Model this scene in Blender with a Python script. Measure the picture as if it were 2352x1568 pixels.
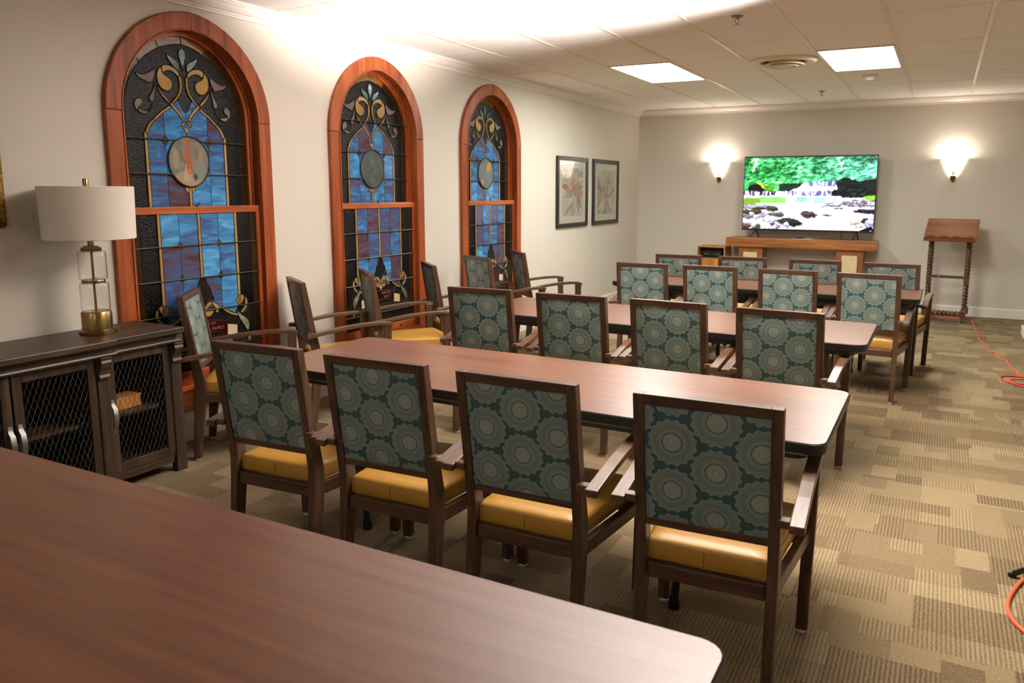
import bpy, math, random
import numpy as np
from mathutils import Vector, Matrix
from mathutils.geometry import tessellate_polygon
D = bpy.data
SC = bpy.context.scene
for o in list(D.objects): D.objects.remove(o)
COL = SC.collection
PI = math.pi
random.seed(7)

# ------------------------------------------------------------------ camera, world, lights, exposure
def setup_view():
    cam = D.cameras.new('camera'); co = D.objects.new('camera', cam); COL.objects.link(co)
    yaw, pitch, roll = (math.radians(a) for a in (27.577, -8.829, 0.202))
    f = Vector((-math.sin(yaw)*math.cos(pitch), math.cos(yaw)*math.cos(pitch), math.sin(pitch)))
    r = Vector((math.cos(yaw), math.sin(yaw), 0)); u = r.cross(f)
    r2 = math.cos(roll)*r + math.sin(roll)*u; u2 = -math.sin(roll)*r + math.cos(roll)*u
    m = Matrix((r2, u2, -f)).transposed().to_4x4(); m.translation = Vector((3.992, -10.858, 1.522))
    co.matrix_world = m
    cam.sensor_width = 36; cam.lens = 1774.03*36/2352
    cam.shift_x = -55.0/2352; cam.shift_y = -71.9/2352
    cam.dof.use_dof = True; cam.dof.focus_distance = 3.3; cam.dof.aperture_fstop = 5.0
    cam.clip_start = .05
    SC.camera = co
setup_view()
W = D.worlds.new('world'); SC.world = W; W.use_nodes = True
W.node_tree.nodes['Background'].inputs[0].default_value = (.02, .02, .02, 1)
vs = SC.view_settings
vs.view_transform = 'Standard'; vs.look = 'None'; vs.gamma = 1; vs.use_curve_mapping = False
vs.exposure = 0.53
PANEL = 27.0      # ceiling panel emission
FLOOD = 7600.0     # work light on its stand, W
SCONCE = 9.5

def lamp(name, kind, loc, energy, color, size=.1, rot=None, aim=None, **kw):
    l = D.lights.new(name, kind); l.energy = energy; l.color = color
    if kind == 'AREA': l.size = size
    elif kind in ('POINT', 'SPOT'): l.shadow_soft_size = size
    for k, v in kw.items(): setattr(l, k, v)
    o = D.objects.new(name, l); o.location = loc
    if aim is not None: o.rotation_euler = (Vector(aim)-Vector(loc)).to_track_quat('-Z', 'Y').to_euler()
    COL.objects.link(o); return o
# strength of the unseen fill lights added behind the camera
REAR = 13.0
FLOOD_POS = (4.72, -7.72, 1.50); FLOOD_AIM = (3.0, -7.10, 2.66)
lamp('flood_light', 'SPOT', FLOOD_POS, FLOOD, (1, .93, .90), size=.06, aim=FLOOD_AIM, spot_size=math.radians(52), spot_blend=1.0)

# ------------------------------------------------------------------ shader helpers
def lin(c):
    if isinstance(c, str): c = tuple(int(c[i:i+2], 16) for i in (0, 2, 4))
    o = [((v/255+.055)/1.055)**2.4 if v/255 > .04045 else v/255/12.92 for v in c]
    return (o[0], o[1], o[2], 1)
class S:
    """a socket with arithmetic"""
    def __init__(s, t, k): s.t = t; s.k = k
    def _m(s, op, *a, clamp=False):
        n = s.t.nodes.new('ShaderNodeMath'); n.operation = op; n.use_clamp = clamp
        for i, v in enumerate((s,)+a):
            if isinstance(v, S): s.t.links.new(v.k, n.inputs[i])
            else: n.inputs[i].default_value = v
        return S(s.t, n.outputs[0])
    def __add__(s, o): return s._m('ADD', o)
    __radd__ = __add__
    def __mul__(s, o): return s._m('MULTIPLY', o)
    __rmul__ = __mul__
    def __sub__(s, o): return s._m('SUBTRACT', o)
    def __rsub__(s, o): return (s*-1.0)+o
    def __truediv__(s, o): return s._m('DIVIDE', o)
    def __lt__(s, o): return s._m('LESS_THAN', o)
    def __gt__(s, o): return s._m('GREATER_THAN', o)
    def floor(s): return s._m('FLOOR')
    def fract(s): return s._m('FRACT')
    def abs(s): return s._m('ABSOLUTE')
    def sin(s): return s._m('SINE')
    def sqrt(s): return s._m('SQRT')
    def clamp(s): return s._m('ADD', 0.0, clamp=True)
    def atan2(s, o): return s._m('ARCTAN2', o)
    def max(s, o): return s._m('MAXIMUM', o)
    def min(s, o): return s._m('MINIMUM', o)
class Mat:
    def __init__(s, name, rough=.5, spec=.5, metal=0.0):
        s.m = D.materials.new(name); s.m.use_nodes = True; s.t = s.m.node_tree
        s.b = s.t.nodes['Principled BSDF']; s.b.inputs['Roughness'].default_value = rough
        s.b.inputs['Specular IOR Level'].default_value = spec; s.b.inputs['Metallic'].default_value = metal
    def n(s, t): return s.t.nodes.new(t)
    def link(s, a, b): s.t.links.new(a.k if isinstance(a, S) else a, b)
    def coord(s, kind='Object'):
        if kind == 'UV': n = s.n('ShaderNodeTexCoord'); o = n.outputs['UV']
        else: n = s.n('ShaderNodeTexCoord'); o = n.outputs[kind]
        x = s.n('ShaderNodeSeparateXYZ'); s.link(o, x.inputs[0])
        return S(s.t, x.outputs[0]), S(s.t, x.outputs[1]), S(s.t, x.outputs[2])
    def rnd(s): return S(s.t, s.n('ShaderNodeObjectInfo').outputs['Random'])
    def vec(s, x, y, z=0.0):
        c = s.n('ShaderNodeCombineXYZ')
        for i, v in enumerate((x, y, z)):
            if isinstance(v, S): s.link(v, c.inputs[i])
            else: c.inputs[i].default_value = v
        return c.outputs[0]
    def noise(s, v, scale=1.0, detail=3.0, rough=.5, dist=0.0):
        n = s.n('ShaderNodeTexNoise'); s.link(v, n.inputs['Vector']); n.inputs['Scale'].default_value = scale
        n.inputs['Detail'].default_value = detail; n.inputs['Roughness'].default_value = rough; n.inputs['Distortion'].default_value = dist
        return S(s.t, n.outputs[0])
    def white(s, v):
        n = s.n('ShaderNodeTexWhiteNoise'); n.noise_dimensions = '3D'; s.link(v, n.inputs['Vector']); return S(s.t, n.outputs['Value'])
    def ramp(s, f, stops, const=False):
        n = s.n('ShaderNodeValToRGB'); e = n.color_ramp.elements
        if const: n.color_ramp.interpolation = 'CONSTANT'
        while len(e) < len(stops): e.new(.5)
        for i, (p, c) in enumerate(stops): e[i].position = p; e[i].color = lin(c) if not (isinstance(c, tuple) and len(c) == 4) else c
        s.link(f, n.inputs[0]); return n.outputs[0]
    def mix(s, f, a, b, blend='MIX'):
        n = s.n('ShaderNodeMix'); n.data_type = 'RGBA'; n.blend_type = blend
        if isinstance(f, (int, float)): n.inputs[0].default_value = f
        else: s.link(f, n.inputs[0])
        for v, i in ((a, 6), (b, 7)):
            if isinstance(v, (str, tuple)): n.inputs[i].default_value = lin(v)
            else: s.link(v, n.inputs[i])
        return n.outputs[2]
    def base(s, c):
        if isinstance(c, (str, tuple)): s.b.inputs['Base Color'].default_value = lin(c)
        else: s.link(c, s.b.inputs['Base Color'])
        return s
    def bump(s, h, strength=.2, dist=.01):
        n = s.n('ShaderNodeBump'); n.inputs['Strength'].default_value = strength; n.inputs['Distance'].default_value = dist
        s.link(h, n.inputs['Height']); s.link(n.outputs[0], s.b.inputs['Normal']); return s
    def emit(s, c, st):
        if isinstance(c, (str, tuple)): s.b.inputs['Emission Color'].default_value = lin(c)
        else: s.link(c, s.b.inputs['Emission Color'])
        s.b.inputs['Emission Strength'].default_value = st; return s
MT = {}
def plain(name, c, rough=.5, spec=.5, metal=0.0, var=.0, scale=30.0):
    if name in MT: return MT[name]
    m = Mat(name, rough, spec, metal)
    if var:
        x, y, z = m.coord(); r = m.rnd()
        n = m.noise(m.vec(x+r*7.0, y, z), scale, 4)
        l = lin(c); a = tuple(v*(1-var) for v in l[:3])+(1,); b = tuple(min(1, v*(1+var)) for v in l[:3])+(1,)
        m.base(m.ramp(n, [(.3, a), (.7, b)]))
    else: m.base(c)
    MT[name] = m.m; return m.m
def wood(name, dark, mid, light, axis='x', rough=.4, grain=1.0, spec=.5, bump=.08, coat=0.0):
    m = Mat(name, rough, spec); x, y, z = m.coord(); r = m.rnd()
    st = 2.2*grain; ac = 40.0*grain
    k = {'x': (st, ac, ac), 'y': (ac, st, ac), 'z': (ac, ac, st)}[axis]
    v = m.vec(x*k[0]+r*31.0, y*k[1]+r*17.0, z*k[2])
    n1 = m.noise(v, 1.0, 5, .6, .6)
    v2 = m.vec(x*k[0]*.35+r*11.0, y*k[1]*.22, z*k[2]*.22); n2 = m.noise(v2, 1.0, 2, .5, 1.5)
    f = n1*.55+n2*.45
    m.base(m.ramp(f, [(.33, dark), (.5, mid), (.66, light)])); m.bump(n1, bump, .004)
    if coat: m.b.inputs['Coat Weight'].default_value = coat; m.b.inputs['Coat Roughness'].default_value = .15
    MT[name] = m.m; return m.m

# ------------------------------------------------------------------ materials
def build_mats():
    m = Mat('wall_paint', .6, .25); x, y, z = m.coord(); n = m.noise(m.vec(x, y, z), 140, 2)
    m.base((206, 199, 187)).bump(n, .05, .002); MT['wall'] = m.m
    m = Mat('ceiling_tile', .85, .15); x, y, z = m.coord(); n = m.noise(m.vec(x, y, z), 220, 3, .7)
    m.base(m.ramp(n, [(.35, (228, 222, 214)), (.6, (247, 243, 237))])); m.bump(n, .15, .002); MT['tile'] = m.m
    plain('trim_white', (226, 218, 210), .4, .4)
    plain('runner', (228, 214, 190), .4, .5)
    # carpet: overlapping rectangles of ribbed and plain loop pile
    m = Mat('carpet', .95, .05); x, y, z = m.coord()
    def layer(sx, sy, seed, ofs):
        iy = (y*(1/sy)).floor(); ix = (x*(1/sx)+m.white(m.vec(iy, seed, 3.0))*ofs).floor()
        return m.white(m.vec(ix, iy, seed)), m.white(m.vec(ix, iy, seed+50.0))
    t1, s1 = layer(.25, .25, 1.0, 0.0); t2, s2 = layer(.36, .125, 2.0, 1.0); t3, s3 = layer(.125, .19, 3.0, 2.0); t4, s4 = layer(.5, .5, 4.0, 0.0)
    k2 = m.white(m.vec((x*(1/.36)+m.white(m.vec((y*8.0).floor(), 2.0, 3.0))).floor(), (y*8.0).floor(), 9.0)) > .62
    k3 = s3 > .80
    tone = t1*(1-k2)+t2*k2; tone = tone*(1-k3)+t3*k3; tone = tone*.8+t4*.2
    st = s1*(1-k2)+s2*k2; st = (st > .42)*(1-k3)
    rib = (((x+m.noise(m.vec(x, y, z), 60, 2)*.006)*(2*PI/.0145)).sin()*.5+.5)
    dash = ((y*(2*PI/.011)+(x*(1/.0165)).floor()*2.4).sin()*.5+.5)
    f1 = m.noise(m.vec(x, y, z), 330, 2, .7); f2 = m.noise(m.vec(x, y, z), 90, 3, .7)
    val = tone*.42+.28+st*(rib*.8-.40)*.36+(f1-.5)*1.1+(f2-.5)*.55+(dash-.5)*.10
    m.base(m.ramp(val, [(.0, (76, 63, 49)), (.25, (106, 91, 70)), (.5, (136, 119, 92)), (.75, (160, 142, 111)), (1.0, (190, 173, 139))]))
    m.bump(f1*.5+rib*st, .5, .004); MT['carpet'] = m.m
    wood('casing_wood', (92, 40, 20), (144, 70, 34), (170, 92, 48), 'z', .42, .7, spec=.28)
    wood('sash_wood', (98, 40, 16), (152, 72, 30), (184, 98, 46), 'z', .40, .8, spec=.4)
    wood('sash_wood_h', (100, 42, 16), (158, 78, 34), (190, 106, 52), 'y', .40, .8, spec=.4)
    wood('sill_wood', (130, 44, 16), (176, 74, 26), (206, 104, 40), 'y', .3, .35, coat=.3)
    wood('chair_wood_z', (54, 34, 23), (74, 50, 35), (98, 70, 50), 'z', .38, 1.6, bump=.03)
    wood('chair_wood_x', (56, 35, 24), (77, 52, 37), (100, 72, 52), 'x', .34, 1.6, bump=.03)
    wood('chair_wood_y', (66, 43, 30), (88, 62, 45), (110, 80, 59), 'y', .34, 1.6, bump=.03)
    wood('laminate', (90, 56, 42), (106, 69, 53), (119, 80, 63), 'x', .33, .9, bump=.0)
    wood('sideboard_wood', (34, 24, 16), (56, 41, 29), (84, 64, 46), 'z', .45, 1.0, bump=.3)
    wood('sideboard_wood_y', (36, 25, 17), (60, 44, 31), (88, 66, 48), 'y', .42, 1.0, bump=.3)
    wood('mantel_wood', (122, 72, 30), (158, 98, 46), (184, 120, 62), 'x', .35, .8, coat=.2)
    wood('mantel_wood_z', (108, 58, 28), (142, 82, 42), (168, 104, 58), 'z', .38, .8, coat=.1)
    wood('pine', (150, 92, 40), (186, 124, 62), (206, 148, 84), 'z', .4, .7)
    wood('lectern_wood', (92, 54, 28), (128, 80, 44), (152, 104, 62), 'x', .4, .9)
    wood('twist_wood', (46, 28, 18), (82, 52, 32), (124, 84, 52), 'z', .35, .5)
    plain('black_edge', (22, 18, 17), .35, .5); plain('black_metal', (16, 15, 16), .4, .5); plain('black_plastic', (12, 12, 14), .35)
    plain('apron', (44, 24, 18), .4)
    plain('brass', (146, 122, 80), .28, .5, 1.0, .12, 14.0); plain('antique_brass', (150, 112, 52), .35, .5, 1.0)
    plain('steel', (140, 138, 136), .5, .5, 1.0); plain('glide', (190, 186, 180), .2, .6)
    plain('orange_cord', (226, 98, 48), .5); plain('red_cord', (206, 62, 38), .5)
    plain('white_plastic', (222, 220, 212), .4); plain('dark_hole', (30, 27, 25), .8)
    plain('picture_frame', (32, 28, 26), .35); plain('mat_board', (226, 222, 208), .8)
    plain('lead', (58, 54, 46), .45, .5, .6); plain('bar_metal', (66, 58, 46), .4, .5, .5)
    plain('wire', (104, 100, 96), .4, .5, .8); plain('cream', (214, 196, 152), .7, .3, 0, .1, 40.0)
    plain('register', (222, 208, 178), .45)
    # vinyl seat
    m = Mat('vinyl', .38, .45); x, y, z = m.coord(); n = m.noise(m.vec(x, y, z), 420, 3, .6); n2 = m.noise(m.vec(x, y, z), 6, 2)
    m.base(m.ramp(n2, [(.3, (170, 126, 46)), (.7, (186, 140, 58))])); m.bump(n, .12, .001); MT['vinyl'] = m.m
    plain('vinyl_seam', (140, 96, 40), .5)
    # woven medallion cloth
    m = Mat('medallion_fabric', .42, .45); u, v, w_ = m.coord('UV'); r = m.rnd()
    u = u+r*.26; v = v+(r*7.31).fract()*.155
    a, b = .128, .155
    def med(u, v):
        du = ((u*(1/(2*a))+.5).fract()-.5)*(2*a); dv = ((v*(1/b)+.5).fract()-.5)*b
        rr = (du*du+dv*dv).sqrt(); th = dv.atan2(du)*(1/(2*PI))
        pet = (((th*16.0).fract()*2.0-1.0).abs())       # 0..1, peak at the petal tip
        R = pet*-.0085+.0755
        disc = rr < R
        edge = (rr > (R-.0035))*disc
        scal = ((th*16.0+.5).fract()-.5).abs()
        ring1 = ((rr-.0300).abs() < .0023)*(((th*24.0).fract()) > .25)
        ring2 = ((rr-.0430).abs() < .0012)+((rr-.0520).abs() < .0009)+((rr-.0105).abs() < .0013)
        dots = ((rr-.0475).abs() < .0022)*((th*32.0).fract() < .5)
        rays = ((rr-.021).abs() < .0065)*((th*20.0).fract() < .3)
        lace = (((rr*(2*PI/.008)).sin()*((th*(2*PI*48.0)).sin())) > .15)*(rr > .050)
        core = rr < .027
        val = disc*.62+core*.20+edge*.20-ring1*.60-ring2*.30-dots*.34-rays*.26-lace*.30
        return (val*disc).clamp()
    val = med(u, v).max(med(u+a, v+b*.5))
    wv = ((u*(2*PI/.0016)).sin()*(v*(2*PI/.0016)).sin())*.5
    n = m.noise(m.vec(u, v, 0.0), 900, 2, .7)
    m.base(m.ramp(val+wv*.05+(n-.5)*.18, [(.0, (52, 84, 86)), (.12, (62, 96, 96)), (.7, (134, 143, 134)), (1.0, (164, 172, 160))]))
    m.bump(val*.6+n*.4, .15, .001); MT['fabric'] = m.m
    # opalescent and other art glasses
    def glass(name, cols, sc, streak, rough=.12, bs=.25, dist=1.2, rr=5.0, spec=.32):
        m = Mat(name, rough, spec); x, y, z = m.coord(); r = m.rnd()
        n = m.noise(m.vec(x, y*sc+r*37.0, z*sc*streak+r*91.0), 1.0, 4, .6, dist)
        f = n*.95+(r*13.7).fract()*.42-.18
        m.base(m.ramp(f, cols)); m.bump(m.noise(m.vec(x, y, z), 60, 2), bs, .002); MT[name] = m.m
    glass('opal_blue', [(.2, (74, 46, 54)), (.36, (88, 70, 88)), (.46, (60, 82, 124)), (.6, (62, 114, 166)), (.78, (78, 152, 204)), (1.0, (124, 186, 218))], 4.5, 3.6)
    glass('opal_amber', [(.2, (142, 110, 56)), (.8, (178, 144, 84))], 8.0, 1.0)
    glass('band_amber', [(.2, (70, 42, 12)), (.8, (140, 92, 30))], 8.0, 1.0)
    glass('band_brown', [(.2, (40, 26, 12)), (.8, (56, 38, 18))], 8.0, 1.0)
    glass('opal_lilac', [(.2, (104, 84, 88)), (.8, (130, 112, 110))], 8.0, 2.0)
    glass('opal_grey', [(.2, (88, 88, 80)), (.8, (134, 128, 116))], 8.0, 2.0)
    glass('opal_green', [(.2, (40, 70, 62)), (.5, (70, 104, 110)), (.8, (128, 150, 150))], 10.0, 3.0)
    glass('opal_moss', [(.2, (66, 70, 44)), (.5, (104, 112, 88)), (.8, (168, 172, 150))], 10.0, 3.0)
    glass('opal_white', [(.2, (196, 176, 132)), (.8, (222, 206, 176))], 8.0, 1.0)
    glass('green_jewel', [(.2, (52, 50, 24)), (.8, (78, 76, 40))], 8.0, 1.0)
    glass('plaque_red', [(.2, (44, 8, 12)), (.8, (60, 14, 16))], 4.0, 1.0)
    glass('black_smooth', [(.2, (26, 23, 21)), (.8, (36, 32, 28))], 4.0, 1.0, .2)
    m = Mat('black_ripple', .08, .2); x, y, z = m.coord(); n = m.noise(m.vec(x, y, z), 130, 2, .6)
    m.base((16, 14, 15)).bump(n, .8, .005); MT['black_ripple'] = m.m
    plain('letter', (150, 96, 88), .6)
    # clear lamp glass
    m = Mat('clear_glass', .02, .5); m.b.inputs['Transmission Weight'].default_value = 1; m.b.inputs['IOR'].default_value = 1.3; m.base((253, 253, 253)); MT['clear_glass'] = m.m
    m = Mat('linen', .9, .1); x, y, z = m.coord(); th = y.atan2(x); n = ((th*420.0).sin()*.5+.5)*.5+m.noise(m.vec(x, y, z), 300, 2)*.5
    m.base(m.ramp(n, [(.2, (214, 204, 192)), (.8, (232, 224, 212))])); m.b.inputs['Transmission Weight'].default_value = 0.0; MT['linen'] = m.m
    m = Mat('diffuser', .5); m.base((250, 250, 250)).emit((252, 253, 246), PANEL); MT['diffuser'] = m.m
    m = Mat('sconce_glass', .4); m.base((250, 236, 222)).emit((255, 240, 226), 2.2); MT['sconce_glass'] = m.m
    m = Mat('gilt', .4, .5, .85); x, y, z = m.coord(); n = m.noise(m.vec(x, y, z), 60, 4, .7)
    m.base(m.ramp(n, [(.3, (62, 46, 18)), (.7, (150, 118, 56))])).bump(n, .6, .01); MT['gilt'] = m.m
    m = Mat('painted', .35, .4); a_ = m.n('ShaderNodeAttribute'); a_.attribute_name = 'Col'; m.link(a_.outputs[0], m.b.inputs['Base Color']); MT['painted'] = m.m
    m = Mat('screen', .2, .4); a_ = m.n('ShaderNodeAttribute'); a_.attribute_name = 'Col'; m.base((5, 5, 5)); m.link(a_.outputs[0], m.b.inputs['Emission Color']); m.b.inputs['Emission Strength'].default_value = 1.15; MT['screen'] = m.m
build_mats()

# ------------------------------------------------------------------ mesh helpers
class MB:
    def __init__(s): s.v = []; s.f = []; s.uv = None
    def add(s, vs, fs, T=None):
        n = len(s.v)
        if T is not None: vs = [T @ Vector(p) for p in vs]
        s.v += [tuple(p) for p in vs]; s.f += [tuple(i+n for i in f) for f in fs]; return s
    def box(s, x0, x1, y0, y1, z0, z1, T=None):
        v = [(x0, y0, z0), (x1, y0, z0), (x1, y1, z0), (x0, y1, z0), (x0, y0, z1), (x1, y0, z1), (x1, y1, z1), (x0, y1, z1)]
        return s.add(v, [(0, 3, 2, 1), (4, 5, 6, 7), (0, 1, 5, 4), (1, 2, 6, 5), (2, 3, 7, 6), (3, 0, 4, 7)], T)
    def prism(s, poly, fn0, fn1, T=None):
        """poly: list of 2D points; fn0/fn1 map a 2D point to 3D for both caps"""
        n = len(poly); v = [fn0(p) for p in poly]+[fn1(p) for p in poly]
        f = [tuple(range(n))[::-1], tuple(range(n, 2*n))]+[(i, (i+1) % n, n+(i+1) % n, n+i) for i in range(n)]
        return s.add(v, f, T)
    def loft(s, rings, close=True, caps=True):
        n = len(rings[0]); v = [p for r in rings for p in r]; f = []
        for k in range(len(rings)-1):
            for i in range(n if close else n-1):
                j = (i+1) % n; f.append((k*n+i, k*n+j, (k+1)*n+j, (k+1)*n+i))
        if caps: f.append(tuple(range(n))[::-1]); f.append(tuple((len(rings)-1)*n+i for i in range(n)))
        return s.add(v, f)
    def tube(s, pts, r, n=6, closed=False):
        pts = [Vector(p) for p in pts]; N = len(pts); rings = []; up = None
        for i, p in enumerate(pts):
            a = pts[(i-1) % N] if (closed or i > 0) else p; b = pts[(i+1) % N] if (closed or i < N-1) else p
            d = (b-a); d = d.normalized() if d.length > 1e-9 else Vector((0, 0, 1))
            if up is None: up = Vector((0, 0, 1)) if abs(d.z) < .9 else Vector((1, 0, 0))
            x = d.cross(up).normalized(); u2 = x.cross(d).normalized(); up = u2
            rr = r(i/(N-1)) if callable(r) else r
            rings.append([tuple(p+rr*(math.cos(2*PI*k/n)*x+math.sin(2*PI*k/n)*u2)) for k in range(n)])
        if closed:
            rings.append(rings[0]); return s.loft(rings, True, False)
        return s.loft(rings)
    def lathe(s, prof, c=(0, 0, 0), n=24, closed=False):
        rings = [[(c[0]+r*math.cos(2*PI*k/n), c[1]+r*math.sin(2*PI*k/n), c[2]+z) for k in range(n)] for r, z in prof]
        if closed: rings.append(rings[0]); return s.loft(rings, True, False)
        return s.loft(rings)
    def mesh(s, name, mat, smooth=False):
        me = D.meshes.new(name); me.from_pydata([tuple(p) for p in s.v], [], s.f); me.validate(); me.update()
        me.materials.append(MT[mat] if isinstance(mat, str) else mat)
        if smooth:
            for p in me.polygons: p.use_smooth = True
        if s.uv:
            l = me.uv_layers.new(name='UVMap')
            for lp in me.loops: l.data[lp.index].uv = s.uv(me.vertices[lp.vertex_index].co)
        return me
    def obj(s, name, mat, parent=None, loc=None, rot=None, smooth=False, bevel=0, seg=2, fixn=True):
        me = s.mesh(name, mat, smooth)
        if fixn:
            import bmesh
            bm = bmesh.new(); bm.from_mesh(me); bmesh.ops.recalc_face_normals(bm, faces=bm.faces); bm.to_mesh(me); bm.free()
        return link(name, me, parent, loc, rot, bevel, seg, smooth)
def link(name, me, parent=None, loc=None, rot=None, bevel=0, seg=2, smooth=False):
    o = D.objects.new(name, me); COL.objects.link(o)
    if parent: o.parent = parent
    if loc is not None: o.location = loc
    if rot is not None: o.rotation_euler = rot
    if bevel:
        b = o.modifiers.new('bevel', 'BEVEL'); b.width = bevel; b.segments = seg; b.limit_method = 'ANGLE'; b.angle_limit = math.radians(40)
    if smooth:
        try: me.set_sharp_from_angle(angle=math.radians(40))
        except Exception: pass
    return o
def thing(name, label, cat, loc=(0, 0, 0), rz=0, group=None):
    o = D.objects.new(name, None); COL.objects.link(o); o.location = loc; o.rotation_euler = (0, 0, rz); o.empty_display_size = .1
    return tag(o, label, cat, group)
def tag(o, label, cat, group=None):
    o['label'] = label; o['category'] = cat
    if group: o['group'] = group
    return o
def struct(o, label, cat): o['kind'] = 'structure'; o['label'] = label; o['category'] = cat; return o
def copy_tree(o, parent=None):
    c = o.copy(); COL.objects.link(c)
    if parent: c.parent = parent; c.matrix_parent_inverse = o.matrix_parent_inverse.copy()
    for ch in list(o.children): copy_tree(ch, c)
    return c
def poly_holes(mb, outer, holes, x0, x1):
    """plate in the (y,z) plane between x0 and x1 with holes"""
    loops = [[Vector((0, p[0], p[1])) for p in l] for l in [outer]+holes]
    tris = tessellate_polygon(loops); flat = [p for l in loops for p in l]; n = len(flat)
    v = [(x1, p.y, p.z) for p in flat]+[(x0, p.y, p.z) for p in flat]
    f = [tuple(t) for t in tris]+[tuple(i+n for i in t[::-1]) for t in tris]
    k = 0
    for l in loops:
        m = len(l); f += [(k+i, k+(i+1) % m, n+k+(i+1) % m, n+k+i) for i in range(m)]; k += m
    return mb.add(v, f)

# ------------------------------------------------------------------ room shell
XR, YB, H = 6.2, -13.0, 2.66
SPR = 1.94
def arch(half, rise, z0=SPR, n=14):
    """right spring -> apex -> left spring, a slightly pointed arch"""
    e = (rise*rise-half*half)/(2*half); R = half+e; t1 = math.acos(e/R)
    r = [(-e+R*math.cos(t1*i/n), z0+R*math.sin(t1*i/n)) for i in range(n+1)]
    return r+[(-p[0], p[1]) for p in r[-2::-1]]
WINY = [-7.625, -5.92, -4.185]
o = MB().box(0, XR, YB, 0, -.1, 0).obj('floor', 'carpet'); struct(o, 'beige and brown patchwork carpet with ribbed rectangles', 'floor')
hole = [(.478, .33)]+arch(.478, .503)+[(-.478, .33)]
mb = MB(); poly_holes(mb, [(YB, 0), (0, 0), (0, H), (YB, H)], [[(p[0]+yc, p[1]) for p in hole][::-1] for yc in WINY], -.14, 0)
struct(mb.obj('wall_left', 'wall'), 'long pale beige wall with three arched windows', 'wall')
struct(MB().box(-.14, XR, 0, .12, 0, H).obj('wall_far', 'wall'), 'beige end wall behind the television', 'wall')
struct(MB().box(XR, XR+.12, YB, .12, 0, H).obj('wall_right', 'wall'), 'plain beige right wall', 'wall')
struct(MB().box(-.14, XR+.12, YB-.12, YB, 0, H).obj('wall_back', 'wall'), 'plain beige wall behind the viewer', 'wall')
def base_prof(h=.12, t=.016): return [(0, 0), (t, 0), (t, h-.014), (t-.006, h), (0, h)]
def trim(name, prof, a, b, inward, mat, label, cat):
    a = Vector(a); b = Vector(b); i = Vector(inward)
    mb = MB().prism(prof, lambda p: a+i*p[0]+Vector((0, 0, p[1])), lambda p: b+i*p[0]+Vector((0, 0, p[1])))
    return struct(mb.obj(name, mat), label, cat)
trim('baseboard_left', base_prof(), (0, YB, 0), (0, 0, 0), (1, 0, 0), 'trim_white', 'white baseboard under the arched windows', 'baseboard')
trim('baseboard_far', base_prof(), (0, 0, 0), (XR, 0, 0), (0, -1, 0), 'trim_white', 'white baseboard along the end wall', 'baseboard')
trim('baseboard_right', base_prof(), (XR, YB, 0), (XR, 0, 0), (-1, 0, 0), 'trim_white', 'white baseboard on the right wall', 'baseboard')
cp = [(0, 0), (.012, 0), (.012, .012), (.018, .016), (.018, .024), (.03, .030), (.045, .045), (.058, .062), (.066, .066), (.066, .074), (.078, .076), (.078, .088), (0, .088)]
crown = lambda s: [(p[0]*s, 2.572+p[1]) for p in cp]
trim('trim_1', crown(1), (0, YB, 0), (0, -2.99, 0), (1, 0, 0), 'trim_white', 'white crown moulding above the windows', 'moulding')
trim('trim_2', crown(1.14), (0, -2.99, 0), (0, 0, 0), (1, 0, 0), 'trim_white', 'white crown moulding piece stepping out above the framed pictures', 'moulding')
trim('trim_3', crown(1.05), (0, 0, 0), (XR, 0, 0), (0, -1, 0), 'trim_white', 'white crown moulding along the end wall', 'moulding')
# ceiling: lay-in tiles between metal runners
GX = lambda i: -.088+.61*i
GY = lambda j: -.9215-.61*j
ceil = struct(MB().box(-.14, XR+.12, YB-.12, .12, H+.05, H+.12).obj('ceiling', 'trim_white'), 'suspended ceiling of off-white square tiles', 'ceiling')
tm = MB(); nx = 6
w, h = .598, .603
for k in range(nx+1):
    for yy in (0, h):
        t = k/nx; tm.v.append((-w/2+w*t, yy-h/2, -.005*math.sin(PI*t)))
n0 = len(tm.v)
for k in range(nx+1):
    for yy in (0, h): tm.v.append((-w/2+w*k/nx, yy-h/2, .02))
for k in range(nx):
    a = 2*k; tm.f += [(a, a+1, a+3, a+2), (a, a+2, n0+a+2, n0+a), (a+1, n0+a+1, n0+a+3, a+3)]
tm.f += [(0, n0, n0+1, 1), (2*nx, 2*nx+1, n0+2*nx+1, n0+2*nx)]
tile_me = tm.mesh('ceiling_tile', 'tile')
LIGHTS = [(2, 3), (5, 3)]           # grid column, nearer row index
taken = {(i, j) for i, j0 in LIGHTS for j in (j0, j0+1)} 
cnt = 0
for i in range(0, 10):
    for j in range(-2, 12):
        if (i, j) in taken: continue
        o = D.objects.new('ceiling_tile', tile_me); COL.objects.link(o); o.parent = ceil
        o.location = (GX(i)+.305, GY(j)-.305, H+.002+random.uniform(-.0012, .0012)); cnt += 1
        if j == -2:
            o.scale = (1, .5, 1); o.location.y = GY(-1)+.1525
rest = MB()
for i in range(0, 10):
    for j in range(12, 20):
        rest.box(GX(i)+.006, GX(i)+.604, GY(j)-.606, GY(j)-.004, H, H+.02)
ro = rest.obj('ceiling_tiles_rear', 'tile', ceil); ro['kind'] = 'stuff'; ro.name = 'ceiling_tile_field'
for i in range(1, 11):
    MB().box(GX(i)-.012, GX(i)+.012, YB, -.02, H-.004, H+.003).obj('ceiling_runner', 'runner', ceil)
for j in range(-1, 20):
    MB().box(0, XR, GY(j)-.002, GY(j)+.002, H+.004, H+.012).obj('cross_tee', 'runner', ceil)

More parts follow.
